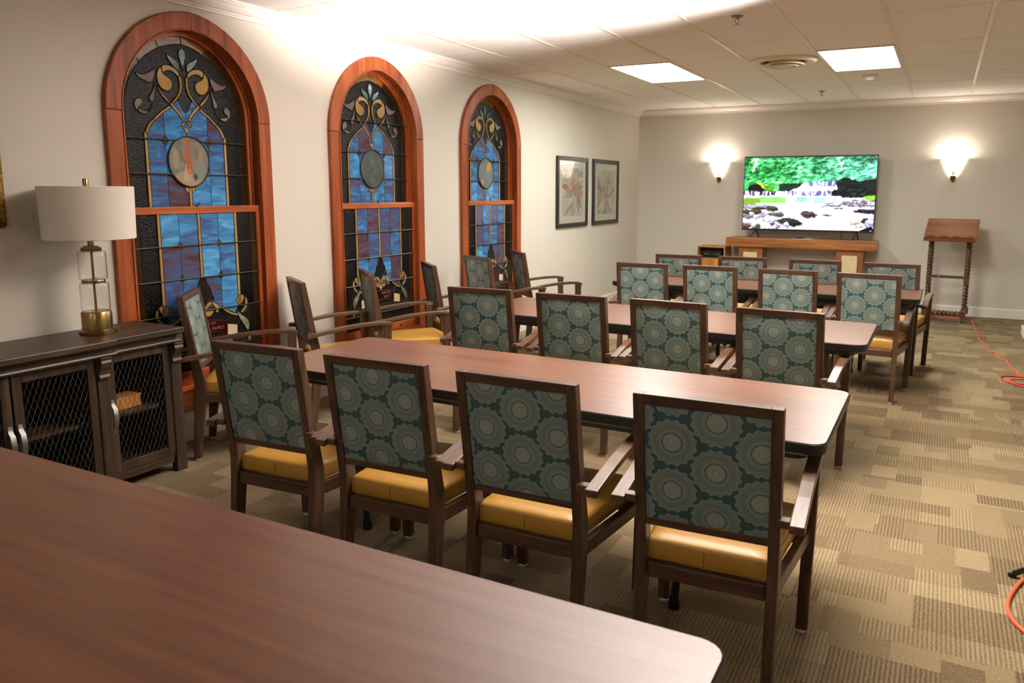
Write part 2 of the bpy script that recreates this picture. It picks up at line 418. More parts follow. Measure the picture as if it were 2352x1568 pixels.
# ------------------------------------------------------------------ painting onto small grids
def vnoise(X, Y, sc, seed, octv=3):
    rs = np.random.RandomState(seed); out = 0; amp = 1; tot = 0
    for o_ in range(octv):
        g = rs.rand(256, 256); x = X*sc*2**o_; y = Y*sc*2**o_
        xi = np.floor(x).astype(int); yi = np.floor(y).astype(int); fx = x-xi; fy = y-yi
        fx = fx*fx*(3-2*fx); fy = fy*fy*(3-2*fy)
        G = lambda a, b: g[a % 256, b % 256]
        out = out+amp*((G(xi, yi)*(1-fx)+G(xi+1, yi)*fx)*(1-fy)+(G(xi, yi+1)*(1-fx)+G(xi+1, yi+1)*fx)*fy); tot += amp; amp *= .5
    return out/tot
def inpoly(X, Y, P):
    c = np.zeros(X.shape, bool); n = len(P)
    for i in range(n):
        x0, y0 = P[i]; x1, y1 = P[(i+1) % n]
        if y0 == y1: continue
        k = ((Y > min(y0, y1)) & (Y <= max(y0, y1))) & (X < (Y-y0)*(x1-x0)/(y1-y0)+x0); c ^= k
    return c
class Paint:
    def __init__(s, nx, ny, asp):
        s.X, s.Y = np.meshgrid((np.arange(nx)+.5)/nx, (np.arange(ny)+.5)/ny, indexing='ij'); s.nx = nx; s.ny = ny; s.asp = asp
        s.C = np.zeros((nx, ny, 3))
    def fill(s, mask, col, k=1.0):
        c = np.array(col, float); s.C[mask] = s.C[mask]*(1-k)+c*k if c.ndim == 1 else s.C[mask]*(1-k)+c[mask]*k
    def poly(s, P, col, k=1.0): s.fill(inpoly(s.X, s.Y, P), col, k)
    def ell(s, cx, cy, rx, ry, col, k=1.0, wob=0, seed=1):
        w = 1+wob*(vnoise(s.X*s.asp, s.Y, 25, seed)-.5) if wob else 1
        s.fill(((s.X-cx)/rx)**2+((s.Y-cy)/ry)**2 < w, col, k)
    def obj(s, name, w, h, mat, parent, loc, rot, mask=None, shared=True):
        """plate w x h in local XZ facing -Y, picture origin at bottom left"""
        nx, ny = s.nx, s.ny
        xs = np.linspace(-w/2, w/2, nx+1); zs = np.linspace(0, h, ny+1)
        v = [(float(x), 0, float(z)) for x in xs for z in zs]; f = []; cols = []
        for i in range(nx):
            for j in range(ny):
                if mask is not None and not mask[i, j]: continue
                a = i*(ny+1)+j; f.append((a, a+ny+1, a+ny+2, a+1)); cols.append(s.C[i, j])
        me = D.meshes.new(name); me.from_pydata(v, [], f); me.materials.append(MT[mat])
        at = me.color_attributes.new('Col', 'FLOAT_COLOR', 'CORNER')
        c = np.clip(np.array(cols)/255., 0, 1); c = np.where(c > .04045, ((c+.055)/1.055)**2.4, c/12.92)
        a4 = np.ones((len(f)*4, 4)); a4[:, :3] = np.repeat(c, 4, 0); at.data.foreach_set('color', a4.ravel().astype(np.float32))
        return link(name, me, parent, loc, rot)

# ------------------------------------------------------------------ arched stained glass windows
def clip(poly, axis, val, keep):
    out = []; n = len(poly)
    ins = lambda p: (p[axis]-val)*keep >= 0
    for i in range(n):
        a, b = poly[i], poly[(i+1) % n]
        if ins(a): out.append(a)
        if ins(a) != ins(b):
            t = (val-a[axis])/(b[axis]-a[axis]); out.append((a[0]+t*(b[0]-a[0]), a[1]+t*(b[1]-a[1])))
    return out
def cell(poly, u0, u1, z0, z1):
    for ax, v, k in ((0, u0, 1), (0, u1, -1), (1, z0, 1), (1, z1, -1)):
        if poly: poly = clip(poly, ax, v, k)
    return poly if len(poly) > 2 else None
def smooth_poly(P, it=1):
    for _ in range(it):
        Q = []
        for i in range(len(P)):
            a, b = P[i], P[(i+1) % len(P)]
            Q += [(a[0]*.75+b[0]*.25, a[1]*.75+b[1]*.25), (a[0]*.25+b[0]*.75, a[1]*.25+b[1]*.75)]
        P = Q
    return P
UP = {
'petal_side': ('opal_green', [(-0.12, 2.304), (-0.105, 2.29), (-0.078, 2.276), (-0.049, 2.261), (-0.038, 2.24), (-0.04, 2.206), (-0.066, 2.222), (-0.093, 2.246), (-0.113, 2.271)]),
'blossom_top': ('opal_amber', [(-0.158, 2.223), (-0.126, 2.236), (-0.09, 2.231), (-0.058, 2.215), (-0.036, 2.188), (-0.051, 2.175), (-0.072, 2.195), (-0.1, 2.204), (-0.125, 2.201), (-0.146, 2.186), (-0.156, 2.202)]),
'blossom': ('opal_amber', [(-0.163, 2.219), (-0.185, 2.194), (-0.192, 2.159), (-0.187, 2.123), (-0.165, 2.095), (-0.134, 2.084), (-0.105, 2.093), (-0.091, 2.117), (-0.091, 2.141), (-0.108, 2.16), (-0.137, 2.172), (-0.152, 2.185), (-0.159, 2.204)]),
'stem': ('opal_amber', [(-0.034, 2.185), (-0.025, 2.159), (-0.025, 2.124), (-0.033, 2.088), (-0.054, 2.055), (-0.095, 2.014), (-0.104, 2.023), (-0.068, 2.06), (-0.049, 2.09), (-0.043, 2.122), (-0.043, 2.15), (-0.049, 2.174)]),
'stem_thin': ('opal_amber', [(-0.191, 2.119), (-0.185, 2.103), (-0.168, 2.077), (-0.142, 2.052), (-0.116, 2.026), (-0.125, 2.017), (-0.157, 2.044), (-0.179, 2.073), (-0.19, 2.102)]),
'cross': ('opal_amber', [(-0.106, 2.021), (-0.076, 1.995), (-0.045, 1.964), (-0.026, 1.93), (-0.035, 1.922), (-0.058, 1.952), (-0.089, 1.985), (-0.117, 2.013)]),
'arch_a': ('opal_amber', [(-0.12, 2.004), (-0.175, 1.968), (-0.23, 1.922), (-0.221, 1.911), (-0.17, 1.955), (-0.110, 1.993)]),
'arch_b': ('opal_amber', [(-0.231, 1.92), (-0.268, 1.89), (-0.294, 1.83), (-0.272, 1.83), (-0.251, 1.885), (-0.222, 1.91)]),
'drop_side': ('opal_amber', [(-0.022, 1.923), (-0.022, 1.905), (-0.038, 1.885), (-0.048, 1.893), (-0.04, 1.911)]),
'leaf': ('opal_lilac', [(-0.326, 2.172), (-0.303, 2.159), (-0.272, 2.161), (-0.229, 2.182), (-0.2, 2.206), (-0.202, 2.169), (-0.217, 2.136), (-0.234, 2.115), (-0.264, 2.125), (-0.297, 2.136), (-0.318, 2.15)]),
'leaf_long': ('opal_grey', [(-0.203, 2.134), (-0.202, 2.101), (-0.213, 2.062), (-0.221, 2.015), (-0.242, 2.015), (-0.252, 2.038), (-0.235, 2.06), (-0.217, 2.089)]),
'comma': ('opal_grey', [(-0.311, 2.031), (-0.292, 2.013), (-0.3, 1.989), (-0.322, 1.977), (-0.327, 1.958), (-0.343, 1.972), (-0.347, 1.998), (-0.333, 2.022)]),
'hook': ('opal_grey', [(-0.322, 1.972), (-0.3, 1.962), (-0.269, 1.963), (-0.259, 1.952), (-0.287, 1.94), (-0.313, 1.946), (-0.325, 1.957)]),
'hook_thin': ('opal_grey', [(-0.223, 2.006), (-0.237, 1.976), (-0.26, 1.953), (-0.262, 1.959), (-0.241, 1.981), (-0.23, 2.008)]),
'foot_side': ('opal_amber', [(-0.021, 1.531), (-0.05, 1.53), (-0.049, 1.514), (-0.025, 1.496)]),
'diamond': ('green_jewel', [(-0.163, 1.829), (-0.141, 1.804), (-0.163, 1.774), (-0.187, 1.803)]),
}
LO = {
'ring_a': ('opal_amber', [(0.034, 0.831), (0.004, 0.826), (-0.017, 0.808), (-0.026, 0.788), (-0.004, 0.783), (0.014, 0.804), (0.032, 0.81)]),
'ring_b': ('opal_amber', [(0.036, 0.83), (0.092, 0.798), (0.088, 0.773), (0.076, 0.753), (0.054, 0.758), (0.063, 0.776), (0.054, 0.794), (0.035, 0.812)]),
'petal_low': ('opal_amber', [(-0.024, 0.78), (0.048, 0.776), (0.038, 0.754), (0.004, 0.734), (-0.019, 0.75)]),
'swag': ('opal_amber', [(0.107, 0.792), (0.149, 0.76), (0.19, 0.737), (0.232, 0.727), (0.233, 0.712), (0.183, 0.723), (0.138, 0.749), (0.103, 0.775)]),
'volute': ('opal_amber', [(0.219, 0.807), (0.226, 0.837), (0.256, 0.849), (0.288, 0.837), (0.282, 0.821), (0.272, 0.796), (0.241, 0.783)]),
'volute_ring': ('opal_amber', [(0.291, 0.836), (0.316, 0.8), (0.305, 0.757), (0.264, 0.723), (0.249, 0.736), (0.283, 0.76), (0.291, 0.803)]),
'leaf_low': ('opal_moss', [(0.225, 0.75), (0.253, 0.716), (0.295, 0.692), (0.32, 0.653), (0.311, 0.605), (0.295, 0.608), (0.27, 0.651), (0.24, 0.695), (0.222, 0.737)]),
'white': ('opal_white', [(0.14, 0.673), (0.219, 0.657), (0.217, 0.590), (0.138, 0.602)]),
'stemlow': ('opal_grey', [(0.304, 0.584), (0.329, 0.58), (0.32, 0.527), (0.295, 0.532)]),
}
GH = .44
def make_window():
    root = D.objects.new('window_1', None); COL.objects.link(root)
    # casing boards: two uprights, two halves of the arch
    A, B = arch(.57, .597, n=14), arch(.474, .499, n=14)
    for sg in (1, -1):
        MB().box(0, .03, min(sg*.474, sg*.57), max(sg*.474, sg*.57), .33, SPR).obj('casing_board', 'casing_wood', root, bevel=.006)
        a = A[:15] if sg > 0 else A[14:][::-1]; b = B[:15] if sg > 0 else B[14:][::-1]
        ring = []
        for p, q in zip(a, b): ring.append([(0, p[0], p[1]), (.032, p[0], p[1]), (.032, q[0], q[1]), (0, q[0], q[1])])
        MB().loft(ring).obj('casing_board', 'casing_wood', root, bevel=.006)
    # inner bead and jamb lining
    def sweep(outer, inner, x0, x1, name, mat, par, low, bev=.002):
        P = [(outer[0], low)]+arch(outer[0], outer[1])+[(-outer[0], low)]; Q = [(inner[0], low)]+arch(inner[0], inner[1])+[(-inner[0], low)]
        return MB().loft([[(x0, p[0], p[1]), (x1, p[0], p[1]), (x1, q[0], q[1]), (x0, q[0], q[1])] for p, q in zip(P, Q)]).obj(name, mat, par, bevel=bev)
    sweep((.477, .502), (.468, .493), -.13, .036, 'jamb_lining', 'casing_wood', root, .33)
    sweep((.468, .493), (.458, .483), -.048, -.036, 'parting_bead', 'sash_wood', root, .36)
    MB().box(-.13, .072, -.585, .585, .325, .36).obj('sill', 'sill_wood', root, bevel=.008)
    MB().box(0, .026, -.57, .57, .19, .325).obj('apron_board', 'sill_wood', root, bevel=.004)
    # ---- upper sash
    us = sweep((.468, .493), (GH, .467), -.088, -.05, 'upper_sash', 'sash_wood', root, 1.385, .003)
    def pane(poly, x, mat, par, t=.003):
        MB().prism(poly, lambda p: (x-t, p[0], p[1]), lambda p: (x, p[0], p[1])).obj('glass_pane', mat, par)
    lead = MB()
    def came(poly, x, r=.0024, closed=True): lead.tube([(x, p[0], p[1]) for p in poly], r, 4, closed)
    X0 = -.068
    outer = [(GH, 1.40)]+arch(GH, .467, n=12)+[(-GH, 1.40)]
    black = [(.395, 1.40)]+arch(.395, .424, n=12)+[(-.395, 1.40)]
    # border band, cut by rays
    cuts = [0, 1, 4, 7, 10, 13, 16, 19, 22, 25, 26]
    for c0, c1_ in zip(cuts[:-1], cuts[1:]):
        P = outer[c0:c1_+1]+black[c0:c1_+1][::-1]
        top = 9 < (c0+c1_)/2 < 19; pane(P, X0, 'band_amber' if top else 'band_brown', us); came([outer[c1_], black[c1_]], X0+.002, .002, False)
    came(black, X0+.001, .0022, False)
    # dark field
    zs = [1.40, 1.608, 1.806, 2.04, 2.40]; us_ = [-.40, -.283, 0, .283, .40]
    for k in range(4):
        for i in range(4):
            P = cell(black, us_[i], us_[i+1], zs[k], zs[k+1])
            if P: pane(P, X0, 'black_ripple', us)
    # blue field under the amber arch
    blue = [(-.272, 1.40), (-.272, 1.84), (-.255, 1.882), (-.225, 1.91), (-.172, 1.955), (-.105, 1.995), (-.066, 2.052), (-.04, 2.03), (-.012, 1.975), (0, 1.97)]
    blue = blue+[(-p[0], p[1]) for p in blue[::-1][1:]]
    X1 = X0+.0018
    for k in range(3):
        for i, (a, b) in enumerate(((-.28, -.15), (-.15, 0), (0, .15), (.15, .28))):
            P = cell(blue, a, b, [1.40, 1.608, 1.806][k], [1.608, 1.806, 2.2][k])
            if P: pane(P, X1, 'opal_blue', us); came(P, X1, .002)
    X2 = X0+.004
    for sg in (-1, 1):
        pane([(sg*.285, 1.40), (sg*.265, 1.40), (sg*.265, 1.84), (sg*.285, 1.84)], X2, 'opal_amber', us); came([(sg*.285, 1.40), (sg*.285, 1.84)], X2, .0022, False); came([(sg*.265, 1.40), (sg*.265, 1.84)], X2, .0022, False)
        for k, (mat, P) in UP.items():
            P = [((p[0]+(.013 if k != 'diamond' else .013))*(-sg), p[1]) for p in P]
            if k not in ('diamond', 'arch_a', 'cross', 'foot_side'): P = smooth_poly(P)
            pane(P, X2, mat, us); came(P, X2)
    for k, (mat, P) in {'a': ('opal_green', [(0, 2.345), (.02, 2.325), (.025, 2.301), (.017, 2.272), (.006, 2.242), (0, 2.212), (-.006, 2.242), (-.017, 2.272), (-.025, 2.301), (-.02, 2.325)]),
                        'b': ('opal_amber', [(-.003, 1.884), (.02, 1.878), (0, 1.846), (-.02, 1.878)]), 'c': ('opal_amber', [(-.010, 1.40), (.010, 1.40), (.010, 1.532), (-.010, 1.532)])}.items():
        pane(P, X2, mat, us); came(P, X2)
    lead.obj('lead_came', 'lead', us, fixn=False)
    ov = [(.143*math.cos(a), 1.684+.149*math.sin(a)) for a in np.linspace(0, 2*PI, 33)[:-1]]
    MB().prism(ov, lambda p: (X2, p[0], p[1]), lambda p: (X2+.004, p[0], p[1])).obj('oval_medallion', 'opal_grey', us)
    MB().tube([(X2+.005, p[0], p[1]) for p in ov], .0042, 6, True).obj('medallion_rim', 'lead', us, fixn=False)
    for zb, top in ((1.806, True), (1.608, False)):
        bow = []
        for t in np.linspace(-GH, GH, 45):
            z = zb
            if abs(t) < .143:
                e = .149*math.sqrt(1-(t/.143)**2); z = max(zb, 1.684+e) if top else min(zb, 1.684-e)
            bow.append((X2+.011, t, z))
        MB().tube(bow, .0045, 6).obj('saddle_bar', 'bar_metal', us, fixn=False)
    # ---- lower sash
    mb = MB(); st = .030
    ls = MB().box(-.034, 0, -.468, .468, 1.375, 1.418).obj('lower_sash', 'sash_wood_h', root, bevel=.004)
    for sg in (-1, 1): MB().box(-.034, 0, min(sg*.468, sg*(.468-st)), max(sg*.468, sg*(.468-st)), .36, 1.375).obj('sash_stile', 'sash_wood', ls, bevel=.004)
    MB().box(-.034, 0, -.438, .438, .36, .425).obj('sash_rail', 'sash_wood_h', ls, bevel=.004)
    MB().tube([(.0, -.015, 1.42), (-.015, 0, 1.425), (-.03, .03, 1.435)], .007, 6).obj('sash_latch', 'black_metal', ls)
    MB().lathe([(.011, 0), (.012, .004), (.0, .004)], n=10).obj('lift_hole', 'dark_hole', ls, loc=(.0, .24, .392), rot=(0, PI/2, 0))
    lead = MB(); Y0 = -.012; g = .438
    rows = [.425, .538, .78, .988, 1.187, 1.375]
    for k in range(5):
        for a, b, mat in ((-g, -.395, 'band_brown'), (.395, g, 'band_brown')):
            pane([(a, rows[k]), (b, rows[k]), (b, rows[k+1]), (a, rows[k+1])], Y0, mat, ls)
        for a, b in ((-.395, -.285), (.285, .395)):
            pane([(a, rows[k]), (b, rows[k]), (b, rows[k+1]), (a, rows[k+1])], Y0, 'black_ripple' if k > 1 else 'black_smooth', ls)
    for a in (-.395, .395): came([(a, .425), (a, 1.375)], Y0+.001, .0022, False)
    for k, zz in enumerate(((.425, .462), (.462, .538), (.538, .60), (.60, .78))):
        for i in range(4):
            a = -.285+.1425*i
            pane([(a, zz[0]), (a+.1425, zz[0]), (a+.1425, zz[1]), (a, zz[1])], Y0, 'band_brown' if k == 0 else 'black_smooth', ls)
            came([(a, zz[0]), (a+.1425, zz[0]), (a+.1425, zz[1]), (a, zz[1])], Y0, .0018)
    Y1 = Y0+.0018
    lowblue = [(-.275, 1.375), (-.275, .80), (-.235, .735), (-.14, .78), (0, .80), (.14, .78), (.235, .735), (.275, .80), (.275, 1.375)][::-1]
    for (z0, z1) in ((.72, .988), (.988, 1.187), (1.187, 1.375)):
        for a, b in ((-.28, -.14), (-.14, 0), (0, .14), (.14, .28)):
            P = cell(lowblue, a, b, z0, z1)
            if P: pane(P, Y1, 'opal_blue', ls); came(P, Y1, .002)
    Y2 = Y0+.004
    for u0, zb in ((-.275, .80), (0, .988), (.275, .80)):
        P = [(u0-.010, zb), (u0+.010, zb), (u0+.010, 1.375), (u0-.010, 1.375)]; pane(P, Y2, 'opal_amber', ls); came(P, Y2)
    for sg in (-1, 1):
        for zz in (1.187, .988):
            P = [(sg*.14, zz+.028), (sg*.14+.022, zz), (sg*.14, zz-.028), (sg*.14-.022, zz)]; pane(P, Y2, 'green_jewel', ls); came(P, Y2)
        for k, (mat, P) in LO.items():
            P = [((p[0]+.026)*sg, p[1]) for p in P]
            if k in ('ring_a', 'ring_b', 'petal_low'): P = [(p[0]-sg*.002, p[1]) for p in P]
            if k not in ('white',): P = smooth_poly(P)
            pane(P, Y2+(.001 if k == 'petal_low' else 0), mat, ls); came(P, Y2)
        for q in ([(.165+.026, .728), (.136+.026, .693)], [(.248+.026, .685), (.219+.026, .657)]): came([(sg*p[0], p[1]) for p in q], Y2, .002, False)
    fan = [(0.0, .985), (.012, .98), (.027, 0.968), (.035, 0.938), (.055, 0.911), (.061, 0.881), (.076, 0.854), (.075, 0.833), (.03, 0.831), (0, .80)]
    fan = fan+[(-p[0], p[1]) for p in fan[::-1][1:-1]]
    P = fan; pane(P, Y2, 'black_smooth', ls); came(P, Y2)
    for q in ([(.005, .80), (.03, .935)], [(-.005, .80), (-.03, .935)], [(.008, .80), (.065, .88)], [(-.008, .80), (-.065, .88)]): came(q, Y2+.001, .0018, False)
    P = [(0, .762), (.012, .734), (0, .715), (-.012, .734)]; pane(P, Y2, 'opal_white', ls); came(P, Y2)
    P = [(-.163, .689), (-.07, .71), (0, .714), (.07, .71), (.163, .689), (.163, .615), (.07, .636), (0, .64), (-.07, .636), (-.163, .615)]
    pane(P[::-1], Y2, 'plaque_red', ls); came(P, Y2)
    P = [(-.20, .553), (.20, .553), (.20, .573), (-.20, .573)]; pane(P, Y2, 'opal_grey', ls); came(P, Y2)
    lead.obj('lead_came', 'lead', ls, fixn=False)
    for zb in rows[1:5]: MB().tube([(Y2+.008, -.45, zb), (Y2+.008, .45, zb)], .0042, 6).obj('saddle_bar', 'bar_metal', ls, fixn=False)
    return root
w1 = make_window()
wins = [w1, copy_tree(w1), copy_tree(w1)]
labs = ['arched stained glass window nearest the table lamp, with blue panes and a pale figured oval', 'middle arched stained glass window with a dark grey-green oval, seen past the wall chairs', 'arched stained glass window farthest from the sideboard, next to the two framed prints']
# painted ovals and plaque lettering differ from window to window
def oval_paint(k):
    p = Paint(76, 80, .95); X, Y = p.X, p.Y; n = vnoise(X, Y, 7, 3+k, 4)[..., None]
    if k == 0:
        p.C = np.array((84, 82, 74))*(1-n)+np.array((140, 134, 118))*n
        p.ell(.5, .12, .42, .2, (150, 128, 104)); p.ell(.72, .35, .2, .22, (112, 122, 112), wob=.8)
        p.poly([(.32, .1), (.42, .5), (.5, .5), (.5, .1)], (160, 146, 122)); p.poly([(.43, .28), (.40, .6), (.42, .97), (.53, .97), (.53, .7), (.6, .28)], (150, 84, 48))
        p.ell(.48, .3, .05, .06, (170, 104, 50)); p.ell(.17, .55, .08, .2, (132, 128, 108), wob=1); p.ell(.80, .6, .06, .2, (130, 120, 100), wob=1)
        p.poly([(.28, .7), (.36, .45), (.40, .45), (.34, .68)], (120, 86, 62)); p.poly([(.68, .62), (.62, .40), (.66, .40), (.74, .62)], (128, 104, 80)); p.ell(.63, .2, .05, .07, (62, 58, 58))
    elif k == 1:
        p.C = np.array((50, 56, 52))*(1-n)+np.array((80, 88, 80))*n
        p.ell(.5, .68, .10, .12, (84, 88, 78), .6, wob=.5); p.ell(.48, .2, .07, .08, (110, 98, 72), .5, wob=1)
    else:
        p.C = np.array((70, 84, 84))*(1-n)+np.array((110, 124, 118))*n
        p.poly([(.5, .62), (.62, .85), (.86, .88), (.84, .66), (.6, .5)], (168, 118, 58)); p.ell(.28, .22, .10, .12, (160, 112, 54), wob=1)
    mask = ((X-.5)/.48)**2+((Y-.5)/.485)**2 < 1
    return p, mask
TXT = [['ED BY', '& FAMILY'], ['MORY OF', 'ZINA'], []]
for k, (o, yc) in enumerate(zip(wins, WINY)):
    o.name = 'window_%d' % (k+1); o.location = (0, yc, 0); struct(o, labs[k], 'window')
    us = [c for c in o.children if c.name.startswith('upper_sash')][0]; ls = [c for c in o.children if c.name.startswith('lower_sash')][0]
    p, mask = oval_paint(k)
    p.obj('oval_painting', .286, .298, 'painted', us, (-.0585, 0, 1.535), (0, 0, PI/2), mask)
    for i, s in enumerate(TXT[k]):
        c = D.curves.new('lettering', 'FONT'); c.body = s; c.size = .030 if k == 0 else .026; c.align_x = 'LEFT'; c.extrude = .0006
        t = D.objects.new('lettering', c); COL.objects.link(t); t.parent = ls
        t.location = (-.0068, .0 if (k == 0 and i == 0) else (.018 if k == 0 else (.0 if i == 0 else .03)), (.682, .648)[i]); t.rotation_euler = (PI/2, 0, PI/2)
        c.materials.append(MT['letter'])
    if k == 1:
        MB().tube([(-.052, -GH, 2.045), (-.052, GH, 2.045)], .0045, 6).obj('saddle_bar', 'bar_metal', us, fixn=False)

# ------------------------------------------------------------------ ceiling fittings
def panel(i, j, label):
    x, y = GX(i)+.305, GY(j)-.61
    t = thing('ceiling_light', label, 'ceiling light', (x, y, H))
    mb = MB(); poly = []
    mb.box(-.303, .303, -.608, -.585, -.010, .02); mb.box(-.303, .303, .585, .608, -.010, .02); mb.box(-.303, -.280, -.585, .585, -.010, .02); mb.box(.280, .303, -.585, .585, -.010, .02)
    mb.obj('frame', 'runner', t, bevel=.002)
    MB().box(-.280, .280, -.585, .585, -.002, .012).obj('diffuser', 'diffuser', t)
panel(2, 3, 'glowing rectangular ceiling panel on the left, above the framed prints side')
panel(5, 3, 'glowing rectangular ceiling panel on the right, beside the round air diffuser')
# added fill lights just under the ceiling behind the viewer, no fixture modelled
for (x, y) in ((3.26, -12.0), (1.0, -12.0)):
    lamp('rear_fill_light', 'AREA', (x, y, H-.02), REAR, (1, .95, .92), size=.6)
t = thing('air_diffuser', 'round cream metal air diffuser between the two ceiling light panels', 'air vent', (2.655, -3.60, H))
def ring(r0, r1, z0, z1, name, mat='register'):
    MB().lathe([(r0, z0), (r1, z1), (r1-.004, z1-.006), (r0-.0, z0-.004)], n=40, closed=True).obj(name, mat, t, smooth=True)
MB().lathe([(.285, .0), (.287, -.008), (.262, -.026), (.215, -.030), (.200, -.020), (.198, .0)], n=40, closed=True).obj('flange', 'register', t, smooth=True)
MB().lathe([(.20, -.001), (.0, -.001)], n=32).obj('throat', 'dark_hole', t)
ring(.175, .13, -.045, -.012, 'cone_ring'); ring(.125, .085, -.056, -.020, 'cone_ring'); MB().lathe([(.07, -.02), (.075, -.056), (.04, -.062), (0, -.062)], n=32).obj('centre_cone', 'register', t, smooth=True)
t = thing('smoke_detector', 'small round white smoke detector beyond the right ceiling panel', 'smoke detector', (3.255, -2.315, H-.005))
MB().lathe([(.075, 0), (.075, -.014), (.068, -.018), (0, -.018)], n=28).obj('base_plate', 'white_plastic', t, smooth=True)
MB().lathe([(.05, -.018), (.046, -.045), (.03, -.052), (0, -.052)], n=28).obj('sensor_head', 'white_plastic', t, smooth=True)
for lab, loc in (('chrome sprinkler head on the bright near part of the ceiling', (2.70, -5.54, H-.003)), ('small sprinkler head near the end wall crown moulding', (2.66, -1.25, H-.003))):
    t = thing('sprinkler', lab, 'sprinkler', loc, group=None)
    MB().lathe([(.04, 0), (.036, -.006), (.016, -.008), (.012, -.022), (0, -.022)], n=20).obj('escutcheon', 'steel', t, smooth=True)
    mb = MB(); mb.tube([(-.012, 0, -.02), (-.014, 0, -.035), (0, 0, -.05)], .0025, 5); mb.tube([(.012, 0, -.02), (.014, 0, -.035), (0, 0, -.05)], .0025, 5); mb.obj('yoke', 'steel', t)
    MB().lathe([(0, -.05), (.018, -.052), (.018, -.054), (0, -.054)], n=14).obj('deflector', 'steel', t)

# ------------------------------------------------------------------ armchair
def bar_profile(mb, pts, x0, x1):
    """pts: (y_rear, y_front, z); a board between x0(z) and x1(z) swept upwards"""
    fx = x0 if callable(x0) else (lambda z: x0); gx = x1 if callable(x1) else (lambda z: x1)
    return mb.loft([[(fx(z), a, z), (gx(z), a, z), (gx(z), b, z), (fx(z), b, z)] for a, b, z in pts])
def leany(z): return np.interp(z, [.45, .55, .62, .94], [-.262, -.274, -.284, -.330])
def make_chair():
    t = thing('armchair', '', 'chair')
    # rear legs and the upright of the back share one line
    for sg in (-1, 1):
        x0, x1 = sorted((sg*.181, sg*.214))
        leg = bar_profile(MB(), [(-.290, -.250, .012), (-.279, -.228, .2), (-.266, -.205, .36)]+[(leany(z), leany(z)+d, z) for z, d in ((.45, .059), (.52, .052), (.56, .048), (.62, .044), (.78, .040), (.938, .036))], x0, x1).obj('leg', 'chair_wood_z', t, bevel=.003)
        MB().lathe([(.0, 0), (.017, 0), (.019, .006), (.015, .014), (0, .014)], (sg*.195, -.270, 0), 14).obj('glide', 'glide', leg, smooth=True)
        f0, f1 = sorted((sg*.226, sg*.266)); top = .640
        leg = bar_profile(MB(), [(.205, .240, .012), (.200, .245, .36), (.196, .246, .5), (.192, .246, top)], lambda z, a=f0: a+sg*.012*(z/.64)+(0), lambda z, a=f1: a+sg*.012*(z/.64)).obj('leg', 'chair_wood_z', t, bevel=.005)
        MB().lathe([(.0, 0), (.017, 0), (.019, .006), (.015, .014), (0, .014)], (sg*.247, .223, 0), 14).obj('glide', 'glide', leg, smooth=True)
        # arm: flat arched plank with a tab to the back upright
        c = [(-.310, .606), (-.24, .618), (-.15, .634), (-.05, .648), (.05, .657), (.15, .660), (.215, .656), (.252, .646)]
        rings = []
        for y, z in c:
            a = sg*.240; b = sg*.283
            rings.append([(a, y, z), (b, y, z), (b, y, z-.024), (a, y, z-.024)])
        mb = MB().loft(rings); a, b = sorted((sg*.205, sg*.242)); mb.box(a, b, -.296, -.262, .588, .612)
        mb.obj('armrest', 'chair_wood_y', t, bevel=.003)
    # back frame: uprights, top rail, lower rail
    mb = MB()
    bar_profile(mb, [(leany(z), leany(z)+.036, z) for z in (.906, .938)], -.182, .182)
    bar_profile(mb, [(leany(z)+.006, leany(z)+.04, z) for z in (.512, .538)], -.183, .183)
    mb.obj('back_frame', 'chair_wood_x', t, bevel=.002)
    # upholstered pad, domed on both faces
    mb = MB(); nu, nv = 8, 8; hw = .184
    for side in (0, 1):
        n0 = len(mb.v)
        for j in range(nv+1):
            for i in range(nu+1):
                u = -1+2*i/nu; v = -1+2*j/nv; z = .722+v*.1855
                e = (1-abs(u)**6)*(1-abs(v)**6); yc = leany(z)+.019
                y = yc-(.012+.011*e) if side == 0 else yc+(.012+.016*e)
                mb.v.append((hw*u, y, z))
        for j in range(nv):
            for i in range(nu):
                a = n0+j*(nu+1)+i; q = (a, a+1, a+nu+2, a+nu+1); mb.f.append(q if side == 0 else q[::-1])
    m = (nu+1)*(nv+1)
    for i in range(nu):
        mb.f.append((i, m+i, m+i+1, i+1)); a = nv*(nu+1)+i; mb.f.append((a, a+1, m+a+1, m+a))
    for j in range(nv):
        a = j*(nu+1); mb.f.append((a, a+nu+1, m+a+nu+1, m+a)); a += nu; mb.f.append((a, m+a, m+a+nu+1, a+nu+1))
    mb.uv = lambda co: (co.x, co.z*1.01)
    mb.obj('backrest_pad', 'fabric', t, smooth=True)
    # seat frame rails
    mb = MB(); mb.box(-.178, .178, -.252, -.222, .335, .385); mb.box(-.232, .232, .205, .235, .325, .385)
    for sg in (-1, 1):
        a, b, c, d = (sg*.180, -.225), (sg*.208, -.225), (sg*.258, .215), (sg*.230, .215)
        mb.prism([a, b, c, d], lambda p: (p[0], p[1], .335), lambda p: (p[0], p[1], .385))
    mb.obj('seat_rail', 'chair_wood_x', t, bevel=.004)
    # cushion
    def ringp(s, z, drop=0):
        P = []
        hb, hf, yb, yf = .186*s+.0, .232*s, -.232+(1-s)*.25, .248-(1-s)*.25
        bow = .022
        for k in range(9): q = -1+k/4; P.append((q*hf, yf+bow*(1-q*q)*.8, z))
        for k in range(7): q = k/6; P.append((hf+(hb-hf)*q, yf+(yb-yf)*q, z))
        for k in range(1, 9): q = 1-k/4; P.append((q*hb, yb, z))
        for k in range(1, 6): q = k/6; P.append((-hb+(-hf+hb)*q, yb+(yf-yb)*q, z))
        return P
